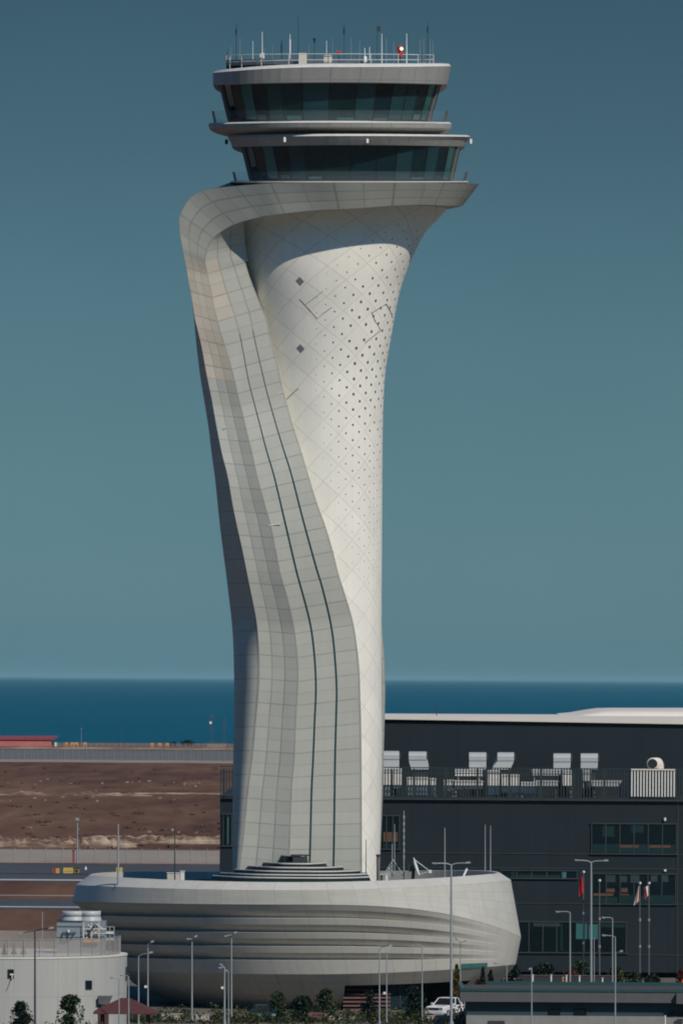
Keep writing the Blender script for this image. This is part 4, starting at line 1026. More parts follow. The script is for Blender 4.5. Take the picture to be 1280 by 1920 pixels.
m = MB(); xa, xb = lx(862), lx(1424)
m.box(((xa + xb) / 2, YL - .2, zr2 + .12), (xb - xa, .35, .24)); m.build('front_roof_edge', M['lowroof'], lb)
m = MB(); m.box(((xa + xb) / 2 + 1.4, YL + 12.8, zr2 + .16), (xb - xa - 2.4, .4, .34)); m.box((xa + .2, YL + 6.3, zr2 + .13), (.35, 12.5, .25)); m.build('rear_roof_edge', M['lowroof'], lb)
for (x0, x1) in ((1028, 1050), (1076, 1099)):
    g = MB(); lbox(g, x0, x1, 1890, 1906, YL + .38, YL + .52); w = g.build('window', M['darkglass'], lb); g = MB(); lbox(g, x0 - 1, x1 + 1, 1889, 1890, YL + .34, YL + .5); g.build('lintel', M['dsteel'], w)
g = MB(); lbox(g, 915, 946, 1915, 1930, YL + .10, YL + .3); g.build('vent', M['dsteel'], lb)
m = MB(); lbox(m, 1258, 1290, 1895, 1935, YL + .36, YL + .52); m.build('door', M['darkglass'], lb)
m = MB(); p = P(1272, 1898, YL - .6)
root = thing('parked_motorbike', 'dark motorbike-like machine with pale trim at the lower right edge', 'motorbike', G(1272, YL - .8)); k = root.location
for dx_ in (-.62, .62):
    g = MB(); rr = []
    for (rq, oy) in ((.20, -.06), (.31, -.07), (.33, 0), (.31, .07), (.20, .06)): rr.append([Vector((k.x + dx_ * .55 + rq * math.cos(w) * .6, k.y + oy + rq * math.cos(w) * .8, .33 + rq * math.sin(w))) for w in [2*math.pi*j/20 for j in range(20)]])
    g.loft(rr, True); g.build('wheel', M['tyre'], root)
g = MB(); g.tube([(k.x - .4, k.y, .5), (k.x - .1, k.y, .75), (k.x + .35, k.y, .8)], .14, 8, r1=.09); g.box((k.x, k.y, .5), (.45, .3, .35)); g.build('body', M['dsteel'], root)
g = MB(); g.tube([(k.x - .35, k.y - .3, .98), (k.x - .3, k.y, 1.05), (k.x - .35, k.y + .3, .98)], .03, 6); g.tube([(k.x - .36, k.y, .33), (k.x - .28, k.y, 1.0)], .035, 6); g.build('handlebar', M['steel'], root)
root = thing('marker_post', 'thin white marker post before the right end of the low building', 'post', G(1246, YL - 3)); m = MB(); gpt = G(1246, YL - 3); m.tube([gpt, P(1246, 1906, YL - 3)], .07, 7); m.build('pole', M['white'], root); m = MB(); m.box(P(1246, 1905, YL - 3), (.16, .16, .1)); m.build('cap', M['coping'], root)

# ------------------------------------------------------------------ white posts and dark wall behind the low building
wl = thing('stone_wall', 'dark low stone wall behind the low building roof', 'wall', G(1040, 42)); m = MB(); a, b = G(955, 42), G(1150, 42)
m.box(((a.x + b.x) / 2, 42, .55), (b.x - a.x, .5, 1.1)); m.build('masonry', plain('dark stone', (.03, .032, .033), .9, var=.5, scale=3), wl)
m = MB(); m.box(((a.x + b.x) / 2, 42, 1.13), (b.x - a.x + .1, .6, .06)); m.build('wall_cap', M['lowgrey'], wl)
for (px, yt, lab, col) in ((963, 1828, 'leftmost white post behind the low building', 'white'), (998, 1828, 'second white post from the left behind the low building', 'white'), (1032.5, 1828, 'third white post from the left behind the low building', 'white'), (1054.5, 1833, 'reddish short post left of the russet shrub', 'orange'), (1061, 1829, 'white post directly beside the reddish post', 'white'), (1085.5, 1830, 'white post right of the russet shrub', 'white'), (1128.5, 1834, 'rightmost white post behind the low building', 'white')):
    g0 = G(px, 36); root = thing('bollard', lab, 'post', g0, 'posts behind the low building'); g = MB(); g.tube([g0, P(px, yt, 36)], .075, 8); g.build('shaft', M[col], root)
    g = MB(); g.tube([P(px, yt, 36), P(px, yt - 1, 36)], .12, 8); g.build('cap', M['coping'], root)

# ------------------------------------------------------------------ vehicles
def xf(loc, yaw): return Matrix.Translation(loc) @ Matrix.Rotation(yaw, 4, 'Z')
def vehicle(name, label, cat, loc, yaw, paint, prof, L, Wd, zc, cab, wheels):
    """prof: side outline (x forward, z); cab: rows (z, x_rear, x_front, half width)"""
    T = xf(loc, yaw); root = thing(name, label, cat, loc); V = lambda x, y, z: T @ Vector((x, y, z))
    g = MB(); n = len(prof); lv = [-1, -.93, .93, 1]; rows = []
    for s in lv:
        inset = .06 if abs(s) == 1 else 0; rows.append([V(x * (1 - inset * .3), s * Wd / 2, max(.28, z - inset * (1 if z > .6 else 0))) for x, z in prof])
    for i in range(3):
        for k in range(n):
            j = (k + 1) % n; g.face([rows[i][k], rows[i][j], rows[i+1][j], rows[i+1][k]])
    g.face(rows[0]); g.face(rows[3][::-1]); g.build('body', paint, root)
    (z0, a0, b0, w0), (z1, a1, b1, w1) = cab
    lo = [V(a0, -w0, z0), V(b0, -w0, z0), V(b0, w0, z0), V(a0, w0, z0)]; hi = [V(a1, -w1, z1), V(b1, -w1, z1), V(b1, w1, z1), V(a1, w1, z1)]
    g = MB(); g.face(hi); top2 = [p + Vector((0, 0, .05)) for p in hi]; c = sum(top2, Vector()) / 4; top2 = [p.lerp(c, .07) for p in top2]; g.face(top2)
    for i in range(4): j = (i+1) % 4; g.face([hi[i], hi[j], top2[j], top2[i]])
    for i in range(4): g.tube([lo[i], hi[i]], .045, 6)
    for s, (ia, ib) in ((-1, (0, 1)), (1, (3, 2))):
        g.tube([lo[ia].lerp(lo[ib], .5), hi[ia].lerp(hi[ib], .5)], .05, 6)
    g.build('roof', paint, root)
    for nm, (i, j) in (('side_window', (0, 1)), ('windscreen', (1, 2)), ('side_window', (3, 2)), ('rear_window', (0, 3))):
        g = MB(); g.face([lo[i], lo[j], hi[j], hi[i]]); g.build(nm, M['carglass'], root)
    for (wx, wr) in wheels:
        for s in (-1, 1):
            g = MB(); rr = []
            for (q, oy) in ((.62, .0), (.95, .0), (1, .05), (1, .18), (.95, .22), (.3, .22)): rr.append([V(wx + wr * q * math.cos(w), s * (Wd / 2 + .02 - oy), wr + wr * q * math.sin(w)) for w in [2*math.pi*j/20 for j in range(20)]])
            g.loft(rr, True); wh = g.build('wheel', M['tyre'], root); g = MB(); g.face([V(wx + wr * .62 * math.cos(w), s * (Wd / 2 + .025), wr + wr * .62 * math.sin(w)) for w in [2*math.pi*j/16 for j in range(16)]]); g.build('rim', M['steel'], wh)
    xfnt = max(p[0] for p in prof)
    for s in (-1, 1):
        g = MB(); g.box(None, (.12, .38, .17), M=T @ Matrix.Translation((xfnt - .05, s * (Wd / 2 - .26), zc))); g.build('headlight', M['lampglass'], root)
        g = MB(); g.box(None, (.16, .22, .18), M=T @ Matrix.Translation((b0 - .25, s * (Wd / 2 + .12), z0 + .12))); g.build('mirror', paint, root)
    g = MB(); g.box(None, (.08, Wd * .52, .2), M=T @ Matrix.Translation((xfnt - .01, 0, zc - .02))); g.build('grille', M['dsteel'], root)
    g = MB(); g.box(None, (.2, Wd * .94, .2), M=T @ Matrix.Translation((xfnt - .02, 0, .48))); g.build('bumper', paint, root)
    return root
vehicle('pickup_truck', 'white double-cab pickup truck parked before the podium entrance', 'pickup truck', G(838, -26), R(-118), M['carwhite'],
        [(-2.6, .45), (-2.55, 1.08), (-1.0, 1.10), (.9, 1.12), (1.0, 1.14), (2.3, 1.02), (2.6, .9), (2.62, .5), (2.3, .42), (-2.3, .42)], 5.2, 1.86, .86, ((1.10, -.95, 1.15, .86), (1.72, -.75, .35, .70)), ((1.65, .38), (-1.6, .38)))
vehicle('parked_car', 'dark teal car half hidden by shrubs at the bottom centre-left', 'car', G(492, -37), R(-80), M['cardark'],
        [(-2.1, .4), (-2.1, .85), (-1.6, .95), (.9, .95), (1.9, .82), (2.15, .65), (2.15, .4)], 4.3, 1.78, .66, ((.93, -1.7, 1.2, .8), (1.43, -1.2, .4, .62)), ((1.35, .32), (-1.35, .32)))
vehicle('parked_car', 'dull red car with only its roof showing right of the dark teal car', 'car', G(592, -36), R(-86), M['carpink'],
        [(-2.1, .4), (-2.1, .85), (-1.6, .95), (.9, .95), (1.9, .82), (2.15, .65), (2.15, .4)], 4.3, 1.78, .66, ((.93, -1.7, 1.2, .8), (1.43, -1.2, .4, .62)), ((1.35, .32), (-1.35, .32)))
# pale kerb walls near the bottom edge
for (x0, x1, Y, h, lab) in ((300, 345, -36, .55, 'pale yellowish kerb wall behind the shrubs at lower left'), (367, 392, -36, .5, 'bright white kerb block behind the shrubs at lower left'), (606, 668, -33, .4, 'pale kerb below the red louvres'), (800, 850, -32, .35, 'sandy kerb in front of the white pickup')):
    a, b = G(x0, Y), G(x1, Y); m = MB(); m.box(((a.x + b.x) / 2, Y, h / 2), (b.x - a.x, .5, h)); m.box(((a.x + b.x) / 2, Y, h + .03), (b.x - a.x + .06, .56, .05)); m.build('kerb_wall', M['kerb'], label=lab, cat='kerb')
for (px, lab) in ((864, 'left of two pale posts at the corner of the low building'), (871, 'right of two pale posts at the corner of the low building')):
    g0 = G(px, -30); root = thing('gate_post', lab, 'post', g0, 'pale posts by the low building corner'); g = MB(); g.tube([g0, P(px, 1876, -30)], .09, 8); g.build('shaft', M['white'], root); g = MB(); g.box(P(px, 1876, -30), (.24, .24, .14)); g.build('cap', M['coping'], root)

# ------------------------------------------------------------------ plants
def leaf_cloud(g, centre, rx, ry, rz, n, size, shell=.55):
    for _ in range(n):
        d = Vector((random.gauss(0, 1), random.gauss(0, 1), random.gauss(0, 1))).normalized(); q = shell + (1 - shell) * random.random() ** .6
        if random.random() < .25: q *= random.random()
        p = Vector(centre) + Vector((d.x * rx, d.y * ry, d.z * rz)) * q
        a = Vector((random.gauss(0, 1), random.gauss(0, 1), random.gauss(0, 1))).normalized(); b = a.cross(Vector((random.random(), random.random(), .3))).normalized(); s = size * random.uniform(.6, 1.3)
        g.face([p - a * s, p + b * s * .5, p + a * s, p - b * s * .5])
def tree(name, label, cat, px, ytop, Y, wpx, leaf='leaf', trunk=.25, clumps=14, nl=90, cone=False, size=.16, group=None, base=0.0):
    g0 = G(px, Y); t_ = P(px, ytop, Y); H = t_.z; k = (CAMD + Y) / FPX; w = wpx * k / 2
    root = thing(name, label, cat, g0, group); g = MB(); top = Vector((t_.x, Y, H * .85)); g.tube([g0, g0.lerp(top, .5) + Vector((.05, 0, 0)), top], max(.05, H * .022), 7, r1=.02)
    g2 = MB()
    for i in range(clumps):
        if cone:
            f = (i + .5) / clumps; z = H * (.10 + .86 * f); r = w * (1 - f) ** .8; a = i * 2.4
            for q in range(3):
                aa = a + q * 2.1; c = Vector((g0.x + r * .55 * math.cos(aa), Y + r * .55 * math.sin(aa), z - r * .12)); leaf_cloud(g2, c, r * .55 + .06, r * .55 + .06, H / clumps * .8, nl // 3, size)
                if q == 0: g.tube([Vector((g0.x, Y, z)), c], .02, 5)
        else:
            f = random.random(); z = H * (trunk + (1 - trunk) * (.12 + .8 * f)); r = w * (.95 - .55 * abs(f - .4) ** 1.0); a = random.random() * 6.28; q = random.uniform(.2, .8)
            c = Vector((g0.x + (w - .0) * q * .9 * math.cos(a) * (1 - .45 * f), Y + w * q * .9 * math.sin(a), z)); rr = w * random.uniform(.28, .48)
            c.z = min(c.z, H - rr * .75)
            leaf_cloud(g2, c, rr, rr, rr * .85, nl, size); g.tube([Vector((g0.x, Y, z * .7)), c], .03, 5, r1=.012)
    if not cone: leaf_cloud(g2, (g0.x, Y, H * (trunk + 1) * .5), w * 1.05, w, H * (1 - trunk) * .5, nl * 3, size * .9, .75)
    g.build('trunk', M['bark'], root); g2.build('crown', M[leaf], root); return root
tree('tree', 'small dense columnar tree in front of the cream building at far left', 'tree', 40, 1877, -80, 46, 'needle', .06, 20, 110, size=.15)
tree('tree', 'bushy broad tree in front of the cream building wall', 'tree', 132, 1864, -82, 52, 'leaf', .18, 24, 120, size=.16)
tree('tree', 'slender open tree right of the dark teal car', 'tree', 520, 1858, -37, 34, 'leaf', .03, 26, 80, size=.15)
tree('tree', 'dark dense tree left of the louvres, lower than its neighbour', 'tree', 566, 1868, -37, 48, 'needle', .02, 30, 100, size=.15)
tree('tree', 'taller dark tree at the left edge of the red louvres', 'tree', 609, 1853, -37, 40, 'leaf', .02, 30, 90, size=.15)
tree('tree', 'thin dark tree in front of the middle of the red louvres', 'tree', 690, 1856, -34, 34, 'needle', .05, 18, 60, size=.14)
tree('tree', 'dark bushy tree in front of the pickup nose', 'tree', 776, 1850, -33, 46, 'needle', .04, 28, 90, size=.15)
tree('conifer', 'yellowing conifer behind the tallest lamp', 'tree', 855, 1806, -16.5, 26, 'autumn', .1, 16, 90, True, .15)
tree('conifer', 'slender dark conifer below the teal window', 'tree', 904, 1810, -19.5, 22, 'needle', .1, 14, 60, True, .15)
tree('conifer', 'bushier dark conifer right of the slender conifer', 'tree', 919, 1818, -19.2, 26, 'needle', .1, 12, 70, True, .16)
tree('shrub', 'russet shrub at the left end of the low building roof', 'shrub', 896, 1836, -18, 26, 'redleaf', .02, 9, 70, size=.16)
tree('shrub', 'russet shrub behind the white posts', 'shrub', 1068, 1817, 44, 28, 'redleaf', .02, 10, 80, size=.2)
tree('shrub', 'dark shrub at the right foot of the podium', 'shrub', 958, 1806, 20, 40, 'needle', .02, 12, 80, size=.2)
tree('shrub', 'dark bush against the office left of the white posts', 'shrub', 1018, 1805, 56, 40, 'needle', .02, 12, 80, size=.2)
tree('shrub', 'olive shrub at the foot of the red flag pole', 'shrub', 1088, 1802, 57, 34, 'leaf', .02, 12, 70, size=.2)
tree('shrub', 'olive yellow shrub beside the higher left-facing lamp', 'shrub', 1152, 1814, 45, 36, 'leaf2', .02, 12, 80, size=.2)
tree('shrub', 'dark rounded shrub at the foot of the white flag pole', 'shrub', 1187, 1824, 48, 34, 'leaf', .02, 12, 70, size=.2)
tree('shrub', 'low dark shrub at the foot of the far right flagpole', 'shrub', 1222, 1828, 48, 30, 'needle', .02, 10, 70, size=.2)
tree('shrub', 'dark red shrub at the right edge of the picture', 'shrub', 1276, 1819, 40, 20, 'redleaf', .02, 10, 70, size=.2)
root = thing('traffic_cone', 'bright orange cone at the right edge behind the low building', 'traffic cone', G(1279, 30)); gp = G(1279, 30); m = MB(); m.tube([gp + Vector((0, 0, .06)), P(1279, 1836, 30)], .3, 10, r1=.06); m.build('cone', plain('signal orange', (.75, .10, .02), .5), root); m = MB(); m.box(gp + Vector((0, 0, .04)), (.75, .75, .08)); m.build('base', M['tyre'], root)
# dry scrub scattered over the field
g = MB()
for k in range(110):
    y = random.choice([1445, 1452, 1466, 1478, 1505, 1518, 1530, 1548, 1560, 1575, 1592]) + random.uniform(-5, 5); Y = dist_at(y); p = G(random.uniform(-70, 470), Y); q = random.uniform(.25, .6)
    leaf_cloud(g, (p.x, p.y, q * .5), q * random.uniform(1, 3.5), q, q * .6, 16, .22)
g.build('field_scrub', M['scrub'], kind='stuff', label='dark dry scrub scattered over the brown field', cat='scrub')
# shrub mass along the bottom edge
g = MB()
for px in range(190, 880, 7):
    for Y, top in ((-43, 1904), (-40, 1900), (-35, 1894), (-30, 1889)):
        if 792 < px < 852 and Y > -42: continue
        if 360 < px < 396 and Y > -42: continue
        if random.random() < .22: continue
        y = top + random.choice((random.uniform(-11, 0), random.uniform(0, 10), random.uniform(2, 10))); p = P(px + random.uniform(-4, 4), y, Y + random.uniform(-1, 1)); zt_ = max(.25, p.z)
        leaf_cloud(g, (p.x, p.y, zt_ * .5), .5, .6, zt_ * .55, 34, .13, .5)
for px in range(-10, 190, 8):
    p = P(px, 1916 + random.uniform(-5, 8), -84); leaf_cloud(g, (p.x, p.y, max(.3, p.z * .55)), .5, .6, max(.3, p.z * .5), 40, .13, .5)
g.build('shrub_bed', [M['leaf2']], kind='stuff', label='mass of low green shrubs along the bottom edge', cat='shrubs')
root = thing('plant_stake', 'small dark square frame beside the bushy broad tree', 'frame', G(110, -86)); m = MB()
for a, b in (((105, 1930), (105, 1913)), ((115, 1930), (115, 1913)), ((105, 1913), (115, 1913))): m.tube([P(*a, -86), P(*b, -86)], .04, 6)
m.build('frame', M['dsteel'], root)

# ------------------------------------------------------------------ far field: fences, signs, pylons, shed, trees
def fence(label, ybase, ytop, step, px0, px1, tilt=0.0, mat='fmesh', pr=.05, pm='steel'):
    Y = dist_at(ybase); a, b = G(px0, Y), G(px1, Y); root = thing('perimeter_fence', label, 'fence', G((px0 + px1) / 2, Y), 'perimeter fences')
    h = P(640, ytop, Y).z; g = MB(); g.face([a, b, b + Vector((0, 0, h)), a + Vector((0, 0, h))]); g.build('mesh_panel', M[mat], root)
    g = MB(); g.box((0, 0, 0), (pr * 2, pr * 2, h * 1.06)); me = None; px = px0
    while px <= px1:
        p = G(px + random.uniform(-2, 2), Y)
        if me is None:
            g = MB(); g.box((p.x, p.y - pr * 2, h * .53), (pr * 2, pr * 2, h * 1.06)); o1 = g.build('post', M[pm], root); me = o1; ox = p.x
        else:
            c = me.copy(); COL.objects.link(c); c.parent = root; c.location = (p.x - ox, 0, 0)
        px += step
    return root
fence('near chain-link fence with pale posts along the taxiway', 1620, 1595, 30, -62, 470, mat='fmesh', pr=.05)
fence('middle grey fence across the brown field', 1429, 1410, 13, -60, 470, mat='fmesh', pr=.08, pm='unitblue')
fence('farthest thin fence along the shore', 1403, 1396, 12, 108, 470, mat='fmesh', pr=.09)
def pylon(px, ytop, Y, label, lattice=True):
    g0 = G(px, Y); t_ = P(px, ytop, Y); root = thing('power_pylon', label, 'pylon', g0, 'pylons on the shore'); g = MB(); w = .55
    for sx_ in (-1, 1): g.tube([g0 + Vector((sx_ * w, 0, 0)), t_ + Vector((sx_ * w * .35, 0, 0))], .10, 5)
    n = 9
    for i in range(n):
        f0, f1 = i / n, (i + 1) / n; s = 1 if i % 2 else -1; a = g0.lerp(t_, f0) + Vector((s * w * (1 - .65 * f0), 0, 0)); b = g0.lerp(t_, f1) + Vector((-s * w * (1 - .65 * f1), 0, 0)); g.tube([a, b], .06, 5)
    g.build('lattice', M['pyl'], root)
    g = MB(); g.tube([t_ + Vector((-1.4, 0, -1)), t_ + Vector((1.4, 0, -1))], .09, 5); g.tube([t_ + Vector((-1, 0, -2.2)), t_ + Vector((1, 0, -2.2))], .08, 5); g.build('crossarm', M['pyl'], root)
M['pyl'] = plain('rusty pylon steel', (.085, .075, .085), .7)
YS = dist_at(1400)
pylon(397, 1339, YS - 60, 'left lattice pylon standing on the shore'); pylon(420, 1344, YS - 40, 'right lattice pylon standing on the shore')
root = thing('small_antenna', 'white drum antenna mounted on the left shore pylon', 'antenna', P(395, 1355, YS - 61)); m = MB(); m.box(P(395, 1355, YS - 61), (1.0, .6, 1.1)); m.build('drum', M['white'], root)
def far_pole(px, yt, yb, label, r, mat='steel'):
    Y = dist_at(yb); g0 = G(px, Y); root = thing('far_pole', label, 'pole', g0, 'poles in the field'); g = MB(); g.tube([g0, P(px, yt, Y)], r, 6, r1=r * .6); g.build('pole', M[mat], root)
    g = MB(); g.box(P(px, yt, Y), (r * 4, r * 4, r * 3)); g.build('head', M[mat], root)
far_pole(153, 1366, 1402, 'grey pole on the shore right of the red shed', .12); far_pole(227, 1364, 1402, 'faint thin pole on the shore, middle left', .07, 'pyl'); far_pole(30, 1370, 1401, 'left of two faint poles above the red shed', .07, 'pyl'); far_pole(57, 1366, 1401, 'right of two faint poles above the red shed', .07, 'pyl')
far_pole(145.5, 1536, 1622, 'grey lamp post at the near field fence', .15); far_pole(206, 1386, 1402, 'shortest faint pole on the shore', .06, 'pyl')
root = thing('junction_box', 'dark red upright box beside the lamp post at the fence', 'box', G(138, dist_at(1622))); p = G(138, dist_at(1622)); m = MB(); h = P(138, 1595, p.y).z; m.box((p.x, p.y, h / 2), (.35, .4, h)); m.build('casing', M['pinkdark'], root); m = MB(); m.box((p.x, p.y, h + .05), (.5, .5, .1)); m.build('lid', M['dsteel'], root)
YB = dist_at(1403)
shed = thing('red_shed', 'long low faded red shed on the shore at the left edge', 'shed', G(30, YB)); m = MB(); a, b = G(-90, YB), G(97, YB); zt = P(40, 1387, YB).z; m.box(((a.x + b.x) / 2, YB + 6, zt / 2), (b.x - a.x, 12, zt)); m.build('wall', M['pinkshed'], shed)
m = MB(); a2, b2 = G(-92, YB), G(108, YB); z2 = P(40, 1383.5, YB).z; m.face([(a2.x, YB - .6, zt), (b2.x - 2, YB - .6, zt), (b2.x, YB - .6, z2 + .3), (a2.x, YB - .6, z2 - .2)]); m.face([(a2.x, YB - .6, z2 - .2), (b2.x, YB - .6, z2 + .3), (b2.x, YB + 13, z2 + .9), (a2.x, YB + 13, z2 + .6)]); m.face([(a2.x, YB - .6, zt), (a2.x, YB + 13, zt), (b2.x - 2, YB + 13, zt), (b2.x - 2, YB - .6, zt)][::-1]); m.build('roof', M['pinkdark'], shed)
m = MB(); p = G(105, YB); m.box((p.x, YB - .5, .9), (.9, .6, 1.8)); m.build('white_tank', M['white'], label='small white tank at the right end of the red shed', cat='tank')
for (px, w, lab) in ((125, 5, 'orange barrier nearest the red shed'), (136, 6, 'second orange barrier right of the red shed'), (143, 9, 'widest orange barrier beside the shore pole'), (160, 6, 'orange barrier just right of the shore pole'), (285, 5, 'left of three orange barriers near the far trees'), (300, 6, 'middle of three orange barriers near the far trees'), (314, 6, 'right of three orange barriers near the far trees')):
    Y = dist_at(1404); p = G(px, Y); kx = (CAMD + Y) / FPX; root = thing('barrier', lab, 'barrier', p, 'orange barriers on the shore'); g = MB(); g.box((p.x, Y, 1.55), (w * kx, .4, .9)); g.build('board', M['orange'], root)
    g = MB(); g.box((p.x - w * kx * .4, Y, .55), (.25, .4, 1.1)); g.box((p.x + w * kx * .4, Y, .55), (.25, .4, 1.1)); g.build('leg', M['orange'], root)
def far_tree(px, ytop, w, label, n):
    Y = dist_at(1401); g0 = G(px, Y); k = (CAMD + Y) / FPX; H = P(px, ytop, Y).z; root = thing('far_tree', label, 'tree', g0, 'dark trees on the shore'); g = MB(); g.tube([g0, g0 + Vector((0, 0, H * .6))], .2, 6); g.build('trunk', M['bark'], root); g = MB()
    for i in range(n):
        u = random.uniform(-1, 1); c = Vector((g0.x + u * w * k * .34, Y + random.uniform(-1, 1), H * .5 * (1 - .3 * u * u))); leaf_cloud(g, c, w * k * .2, 1, H * .42 * (1 - .35 * u * u), 120, .32)
    g.build('crown', M['needle'], root)
far_tree(351, 1385.5, 26, 'broad dark tree on the shore left of the pylons', 12); far_tree(327, 1389, 8, 'small dark tree left of the broad shore tree', 4); far_tree(320, 1391, 5, 'smallest dark tree on the shore', 3)
m = MB(); p0, p1 = G(388, YS - 80), G(424, YS - 80); m.box(((p0.x + p1.x) / 2, p0.y, .9), (p1.x - p0.x, 2, 1.8)); m.box(((p0.x + p1.x) / 2, p0.y, 1.85), (p1.x - p0.x + .4, 2.4, .12)); m.build('low_hut', M['pale'], label='long low pale hut under the two pylons', cat='hut')
# taxiway signs
def glyphs(mb, s, x, z, h, Y, mat=0):
    """simple block characters drawn as boxes"""
    w = h * .55; t_ = h * .17
    seg = {'a': (0, .5, 1), 'b': (.5, .25, 0), 'c': (.5, -.25, 0), 'd': (0, -.5, 1), 'e': (-.5, -.25, 0), 'f': (-.5, .25, 0), 'g': (0, 0, 1)}
    tab = {'G': 'afedc', '3': 'abgcd', 'C': 'afed', '2': 'abged'}
    for ch in s:
        for q in tab[ch]:
            ux, uz, hz_ = seg[q]; c = (x + ux * w, Y, z + uz * h)
            mb.box(c, (w + t_, .04, t_) if hz_ else (t_, .04, h * .5 + t_), mat=mat)
        x += w * 1.9
def sign(px0, px1, y0, y1, label, parts_):
    Y = dist_at(1641); k = (CAMD + Y) / FPX; a = G(px0, Y); b = G(px1, Y); z1 = P(300, y0, Y).z; z0 = P(300, y1, Y).z; root = thing('taxiway_sign', label, 'sign', G((px0 + px1) / 2, Y), 'taxiway signs')
    for (u0, u1, mt) in parts_:
        x0, x1 = a.x + (b.x - a.x) * u0, a.x + (b.x - a.x) * u1; g = MB(); g.box(((x0 + x1) / 2, Y, (z0 + z1) / 2), (x1 - x0 - .01, .3, z1 - z0)); g.build('sign_panel', M[mt], root)
    g = MB()
    for u in (.12, .88): x = a.x + (b.x - a.x) * u; g.box((x, Y, z0 / 2), (.1, .1, max(.1, z0)))
    g.build('leg', M['dsteel'], root); return a, b, z0, z1, Y, root
sign(98, 112, 1629, 1639, 'small dark and orange taxiway sign at the far left', ((0, .42, 'pinkdark'), (.5, 1, 'orange')))
a, b, z0, z1, Y, root = sign(119, 150, 1628, 1640, 'yellow taxiway sign with a black location panel', ((0, .6, 'yellow'), (.6, 1, 'black')))
g = MB(); glyphs(g, 'C3', a.x + (b.x - a.x) * .72, (z0 + z1) / 2, (z1 - z0) * .5, Y - .18); g.build('lettering', M['yellow'], root)
g = MB(); x0 = a.x + (b.x - a.x) * .18
for i in range(3): g.box((x0 + i * .38, Y - .18, (z0 + z1) / 2 + .04 * (i - 1)), (.26, .04, .16))
g.build('lettering', M['orange'], root)
sign(218, 230, 1627, 1636, 'small yellow taxiway sign behind the left podium mast', ((0, .48, 'yellow'), (.52, 1, 'yellow')))
root = thing('runway_light', 'tiny white light on the taxiway edge', 'light', G(161, dist_at(1634))); p = G(161, dist_at(1634)); m = MB(); m.tube([p, p + Vector((0, 0, .5))], .2, 8, r1=.1); m.build('fitting', M['white'], root)

# ------------------------------------------------------------------ haze over the sea
hz = MB(); hz.box((0, 180000, 46), (420000, 362000, 100)); tv = bpy.data.materials.new('haze'); tv.use_nodes = True; tn = tv.node_tree
tn.nodes.remove(tn.nodes['Principled BSDF']); pv = tn.nodes.new('ShaderNodeVolumePrincipled'); pv.inputs['Density'].default_value = 1.0e-5; pv.inputs['Color'].default_value = (.45, .80, .87, 1)
tn.links.new(pv.outputs[0], tn.nodes['Material Output'].inputs['Volume'])
hz.build('haze', tv, kind='stuff', label='thin sea haze that pales the water towards the horizon', cat='haze')

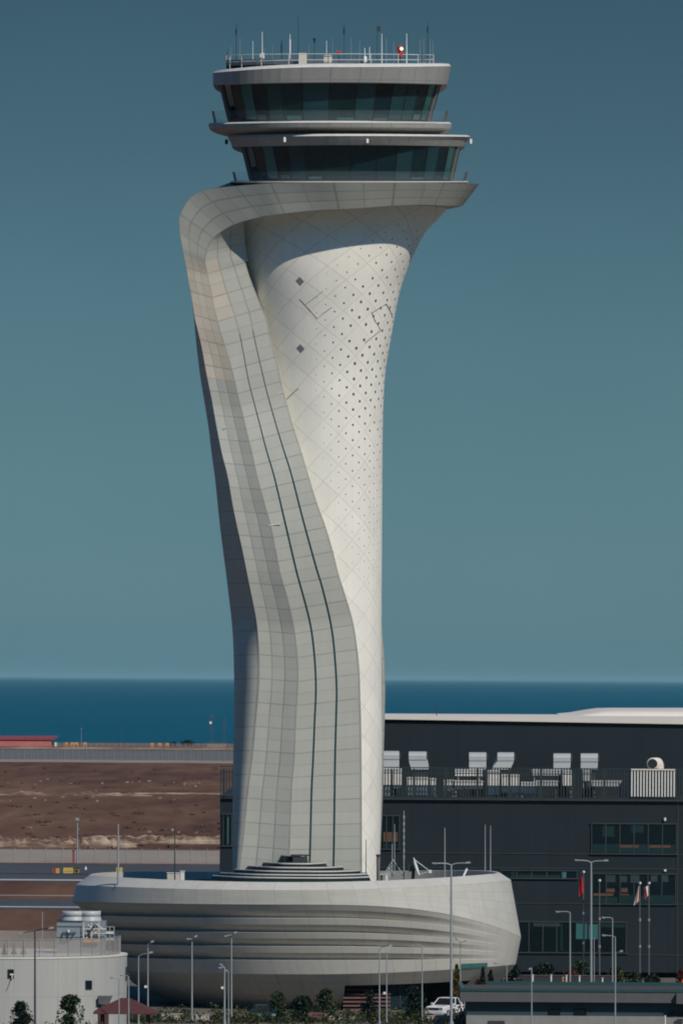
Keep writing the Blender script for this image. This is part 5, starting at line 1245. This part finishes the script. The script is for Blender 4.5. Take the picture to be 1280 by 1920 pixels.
# ------------------------------------------------------------------ light, sky, camera
SUN_EL, SUN_AZ = R(42), R(37)
sd = Vector((math.sin(SUN_AZ) * math.cos(SUN_EL), -math.cos(SUN_AZ) * math.cos(SUN_EL), math.sin(SUN_EL)))
L = bpy.data.lights.new('sun', 'SUN'); L.energy = 3.25; L.angle = R(.53); L.color = (1, .93, .825)
lo = bpy.data.objects.new('sun', L); COL.objects.link(lo); lo.rotation_euler = sd.to_track_quat('Z', 'Y').to_euler()
w = bpy.data.worlds.new('World'); sc.world = w; w.use_nodes = True; nt = w.node_tree; bg = nt.nodes['Background']
sky = nt.nodes.new('ShaderNodeTexSky'); sky.sky_type = 'NISHITA'; sky.sun_disc = False; sky.sun_elevation = SUN_EL; sky.sun_rotation = math.pi - SUN_AZ
tc = nt.nodes.new('ShaderNodeTexCoord'); sp = nt.nodes.new('ShaderNodeSeparateXYZ'); nt.links.new(tc.outputs['Generated'], sp.inputs[0])
cr = nt.nodes.new('ShaderNodeValToRGB'); e = cr.color_ramp.elements
st = [(0, (.30, .62, .92)), (.010, (.265, .52, .79)), (.020, (.222, .44, .665)), (.034, (.185, .36, .525)), (.050, (.157, .295, .42)), (.070, (.122, .22, .30)), (.092, (.095, .175, .232)), (.18, (.06, .27, .46)), (.5, (.12, .46, .78))]
while len(e) < len(st): e.new(.5)
for el, (p_, c_) in zip(e, st): el.position = p_; el.color = (*c_, 1)
nt.links.new(sp.outputs[2], cr.inputs[0])
mx = nt.nodes.new('ShaderNodeMix'); mx.data_type = 'RGBA'; mx.blend_type = 'MULTIPLY'; mx.inputs[0].default_value = 1
nt.links.new(sky.outputs[0], mx.inputs[6]); nt.links.new(cr.outputs[0], mx.inputs[7]); nt.links.new(mx.outputs[2], bg.inputs[0]); bg.inputs[1].default_value = .1
sn = nt.nodes.new('ShaderNodeTexNoise'); sn.inputs['Scale'].default_value = 22; sn.inputs['Detail'].default_value = 3; nt.links.new(tc.outputs['Generated'], sn.inputs['Vector'])
sm_ = nt.nodes.new('ShaderNodeMath'); sm_.operation = 'MULTIPLY_ADD'; sm_.inputs[1].default_value = .014; sm_.inputs[2].default_value = .093; nt.links.new(sn.outputs[0], sm_.inputs[0]); nt.links.new(sm_.outputs[0], bg.inputs[1])

cam = bpy.data.cameras.new('camera'); co = bpy.data.objects.new('camera', cam); COL.objects.link(co); sc.camera = co
co.location = (0, -CAMD, CAMZ); co.rotation_mode = 'QUATERNION'
co.rotation_quaternion = (Matrix.Rotation(R(90), 3, 'X') @ Matrix.Rotation(ROLL, 3, 'Z')).to_quaternion()
cam.sensor_width = 36; cam.lens = FPX / 1920 * 36; cam.shift_y = 312 / 1920; cam.clip_start = 10; cam.clip_end = 600000
sc.cycles.filter_width = 1.9
vs = sc.view_settings; vs.view_transform = 'Standard'; vs.look = 'None'; vs.exposure = 0; vs.gamma = 1
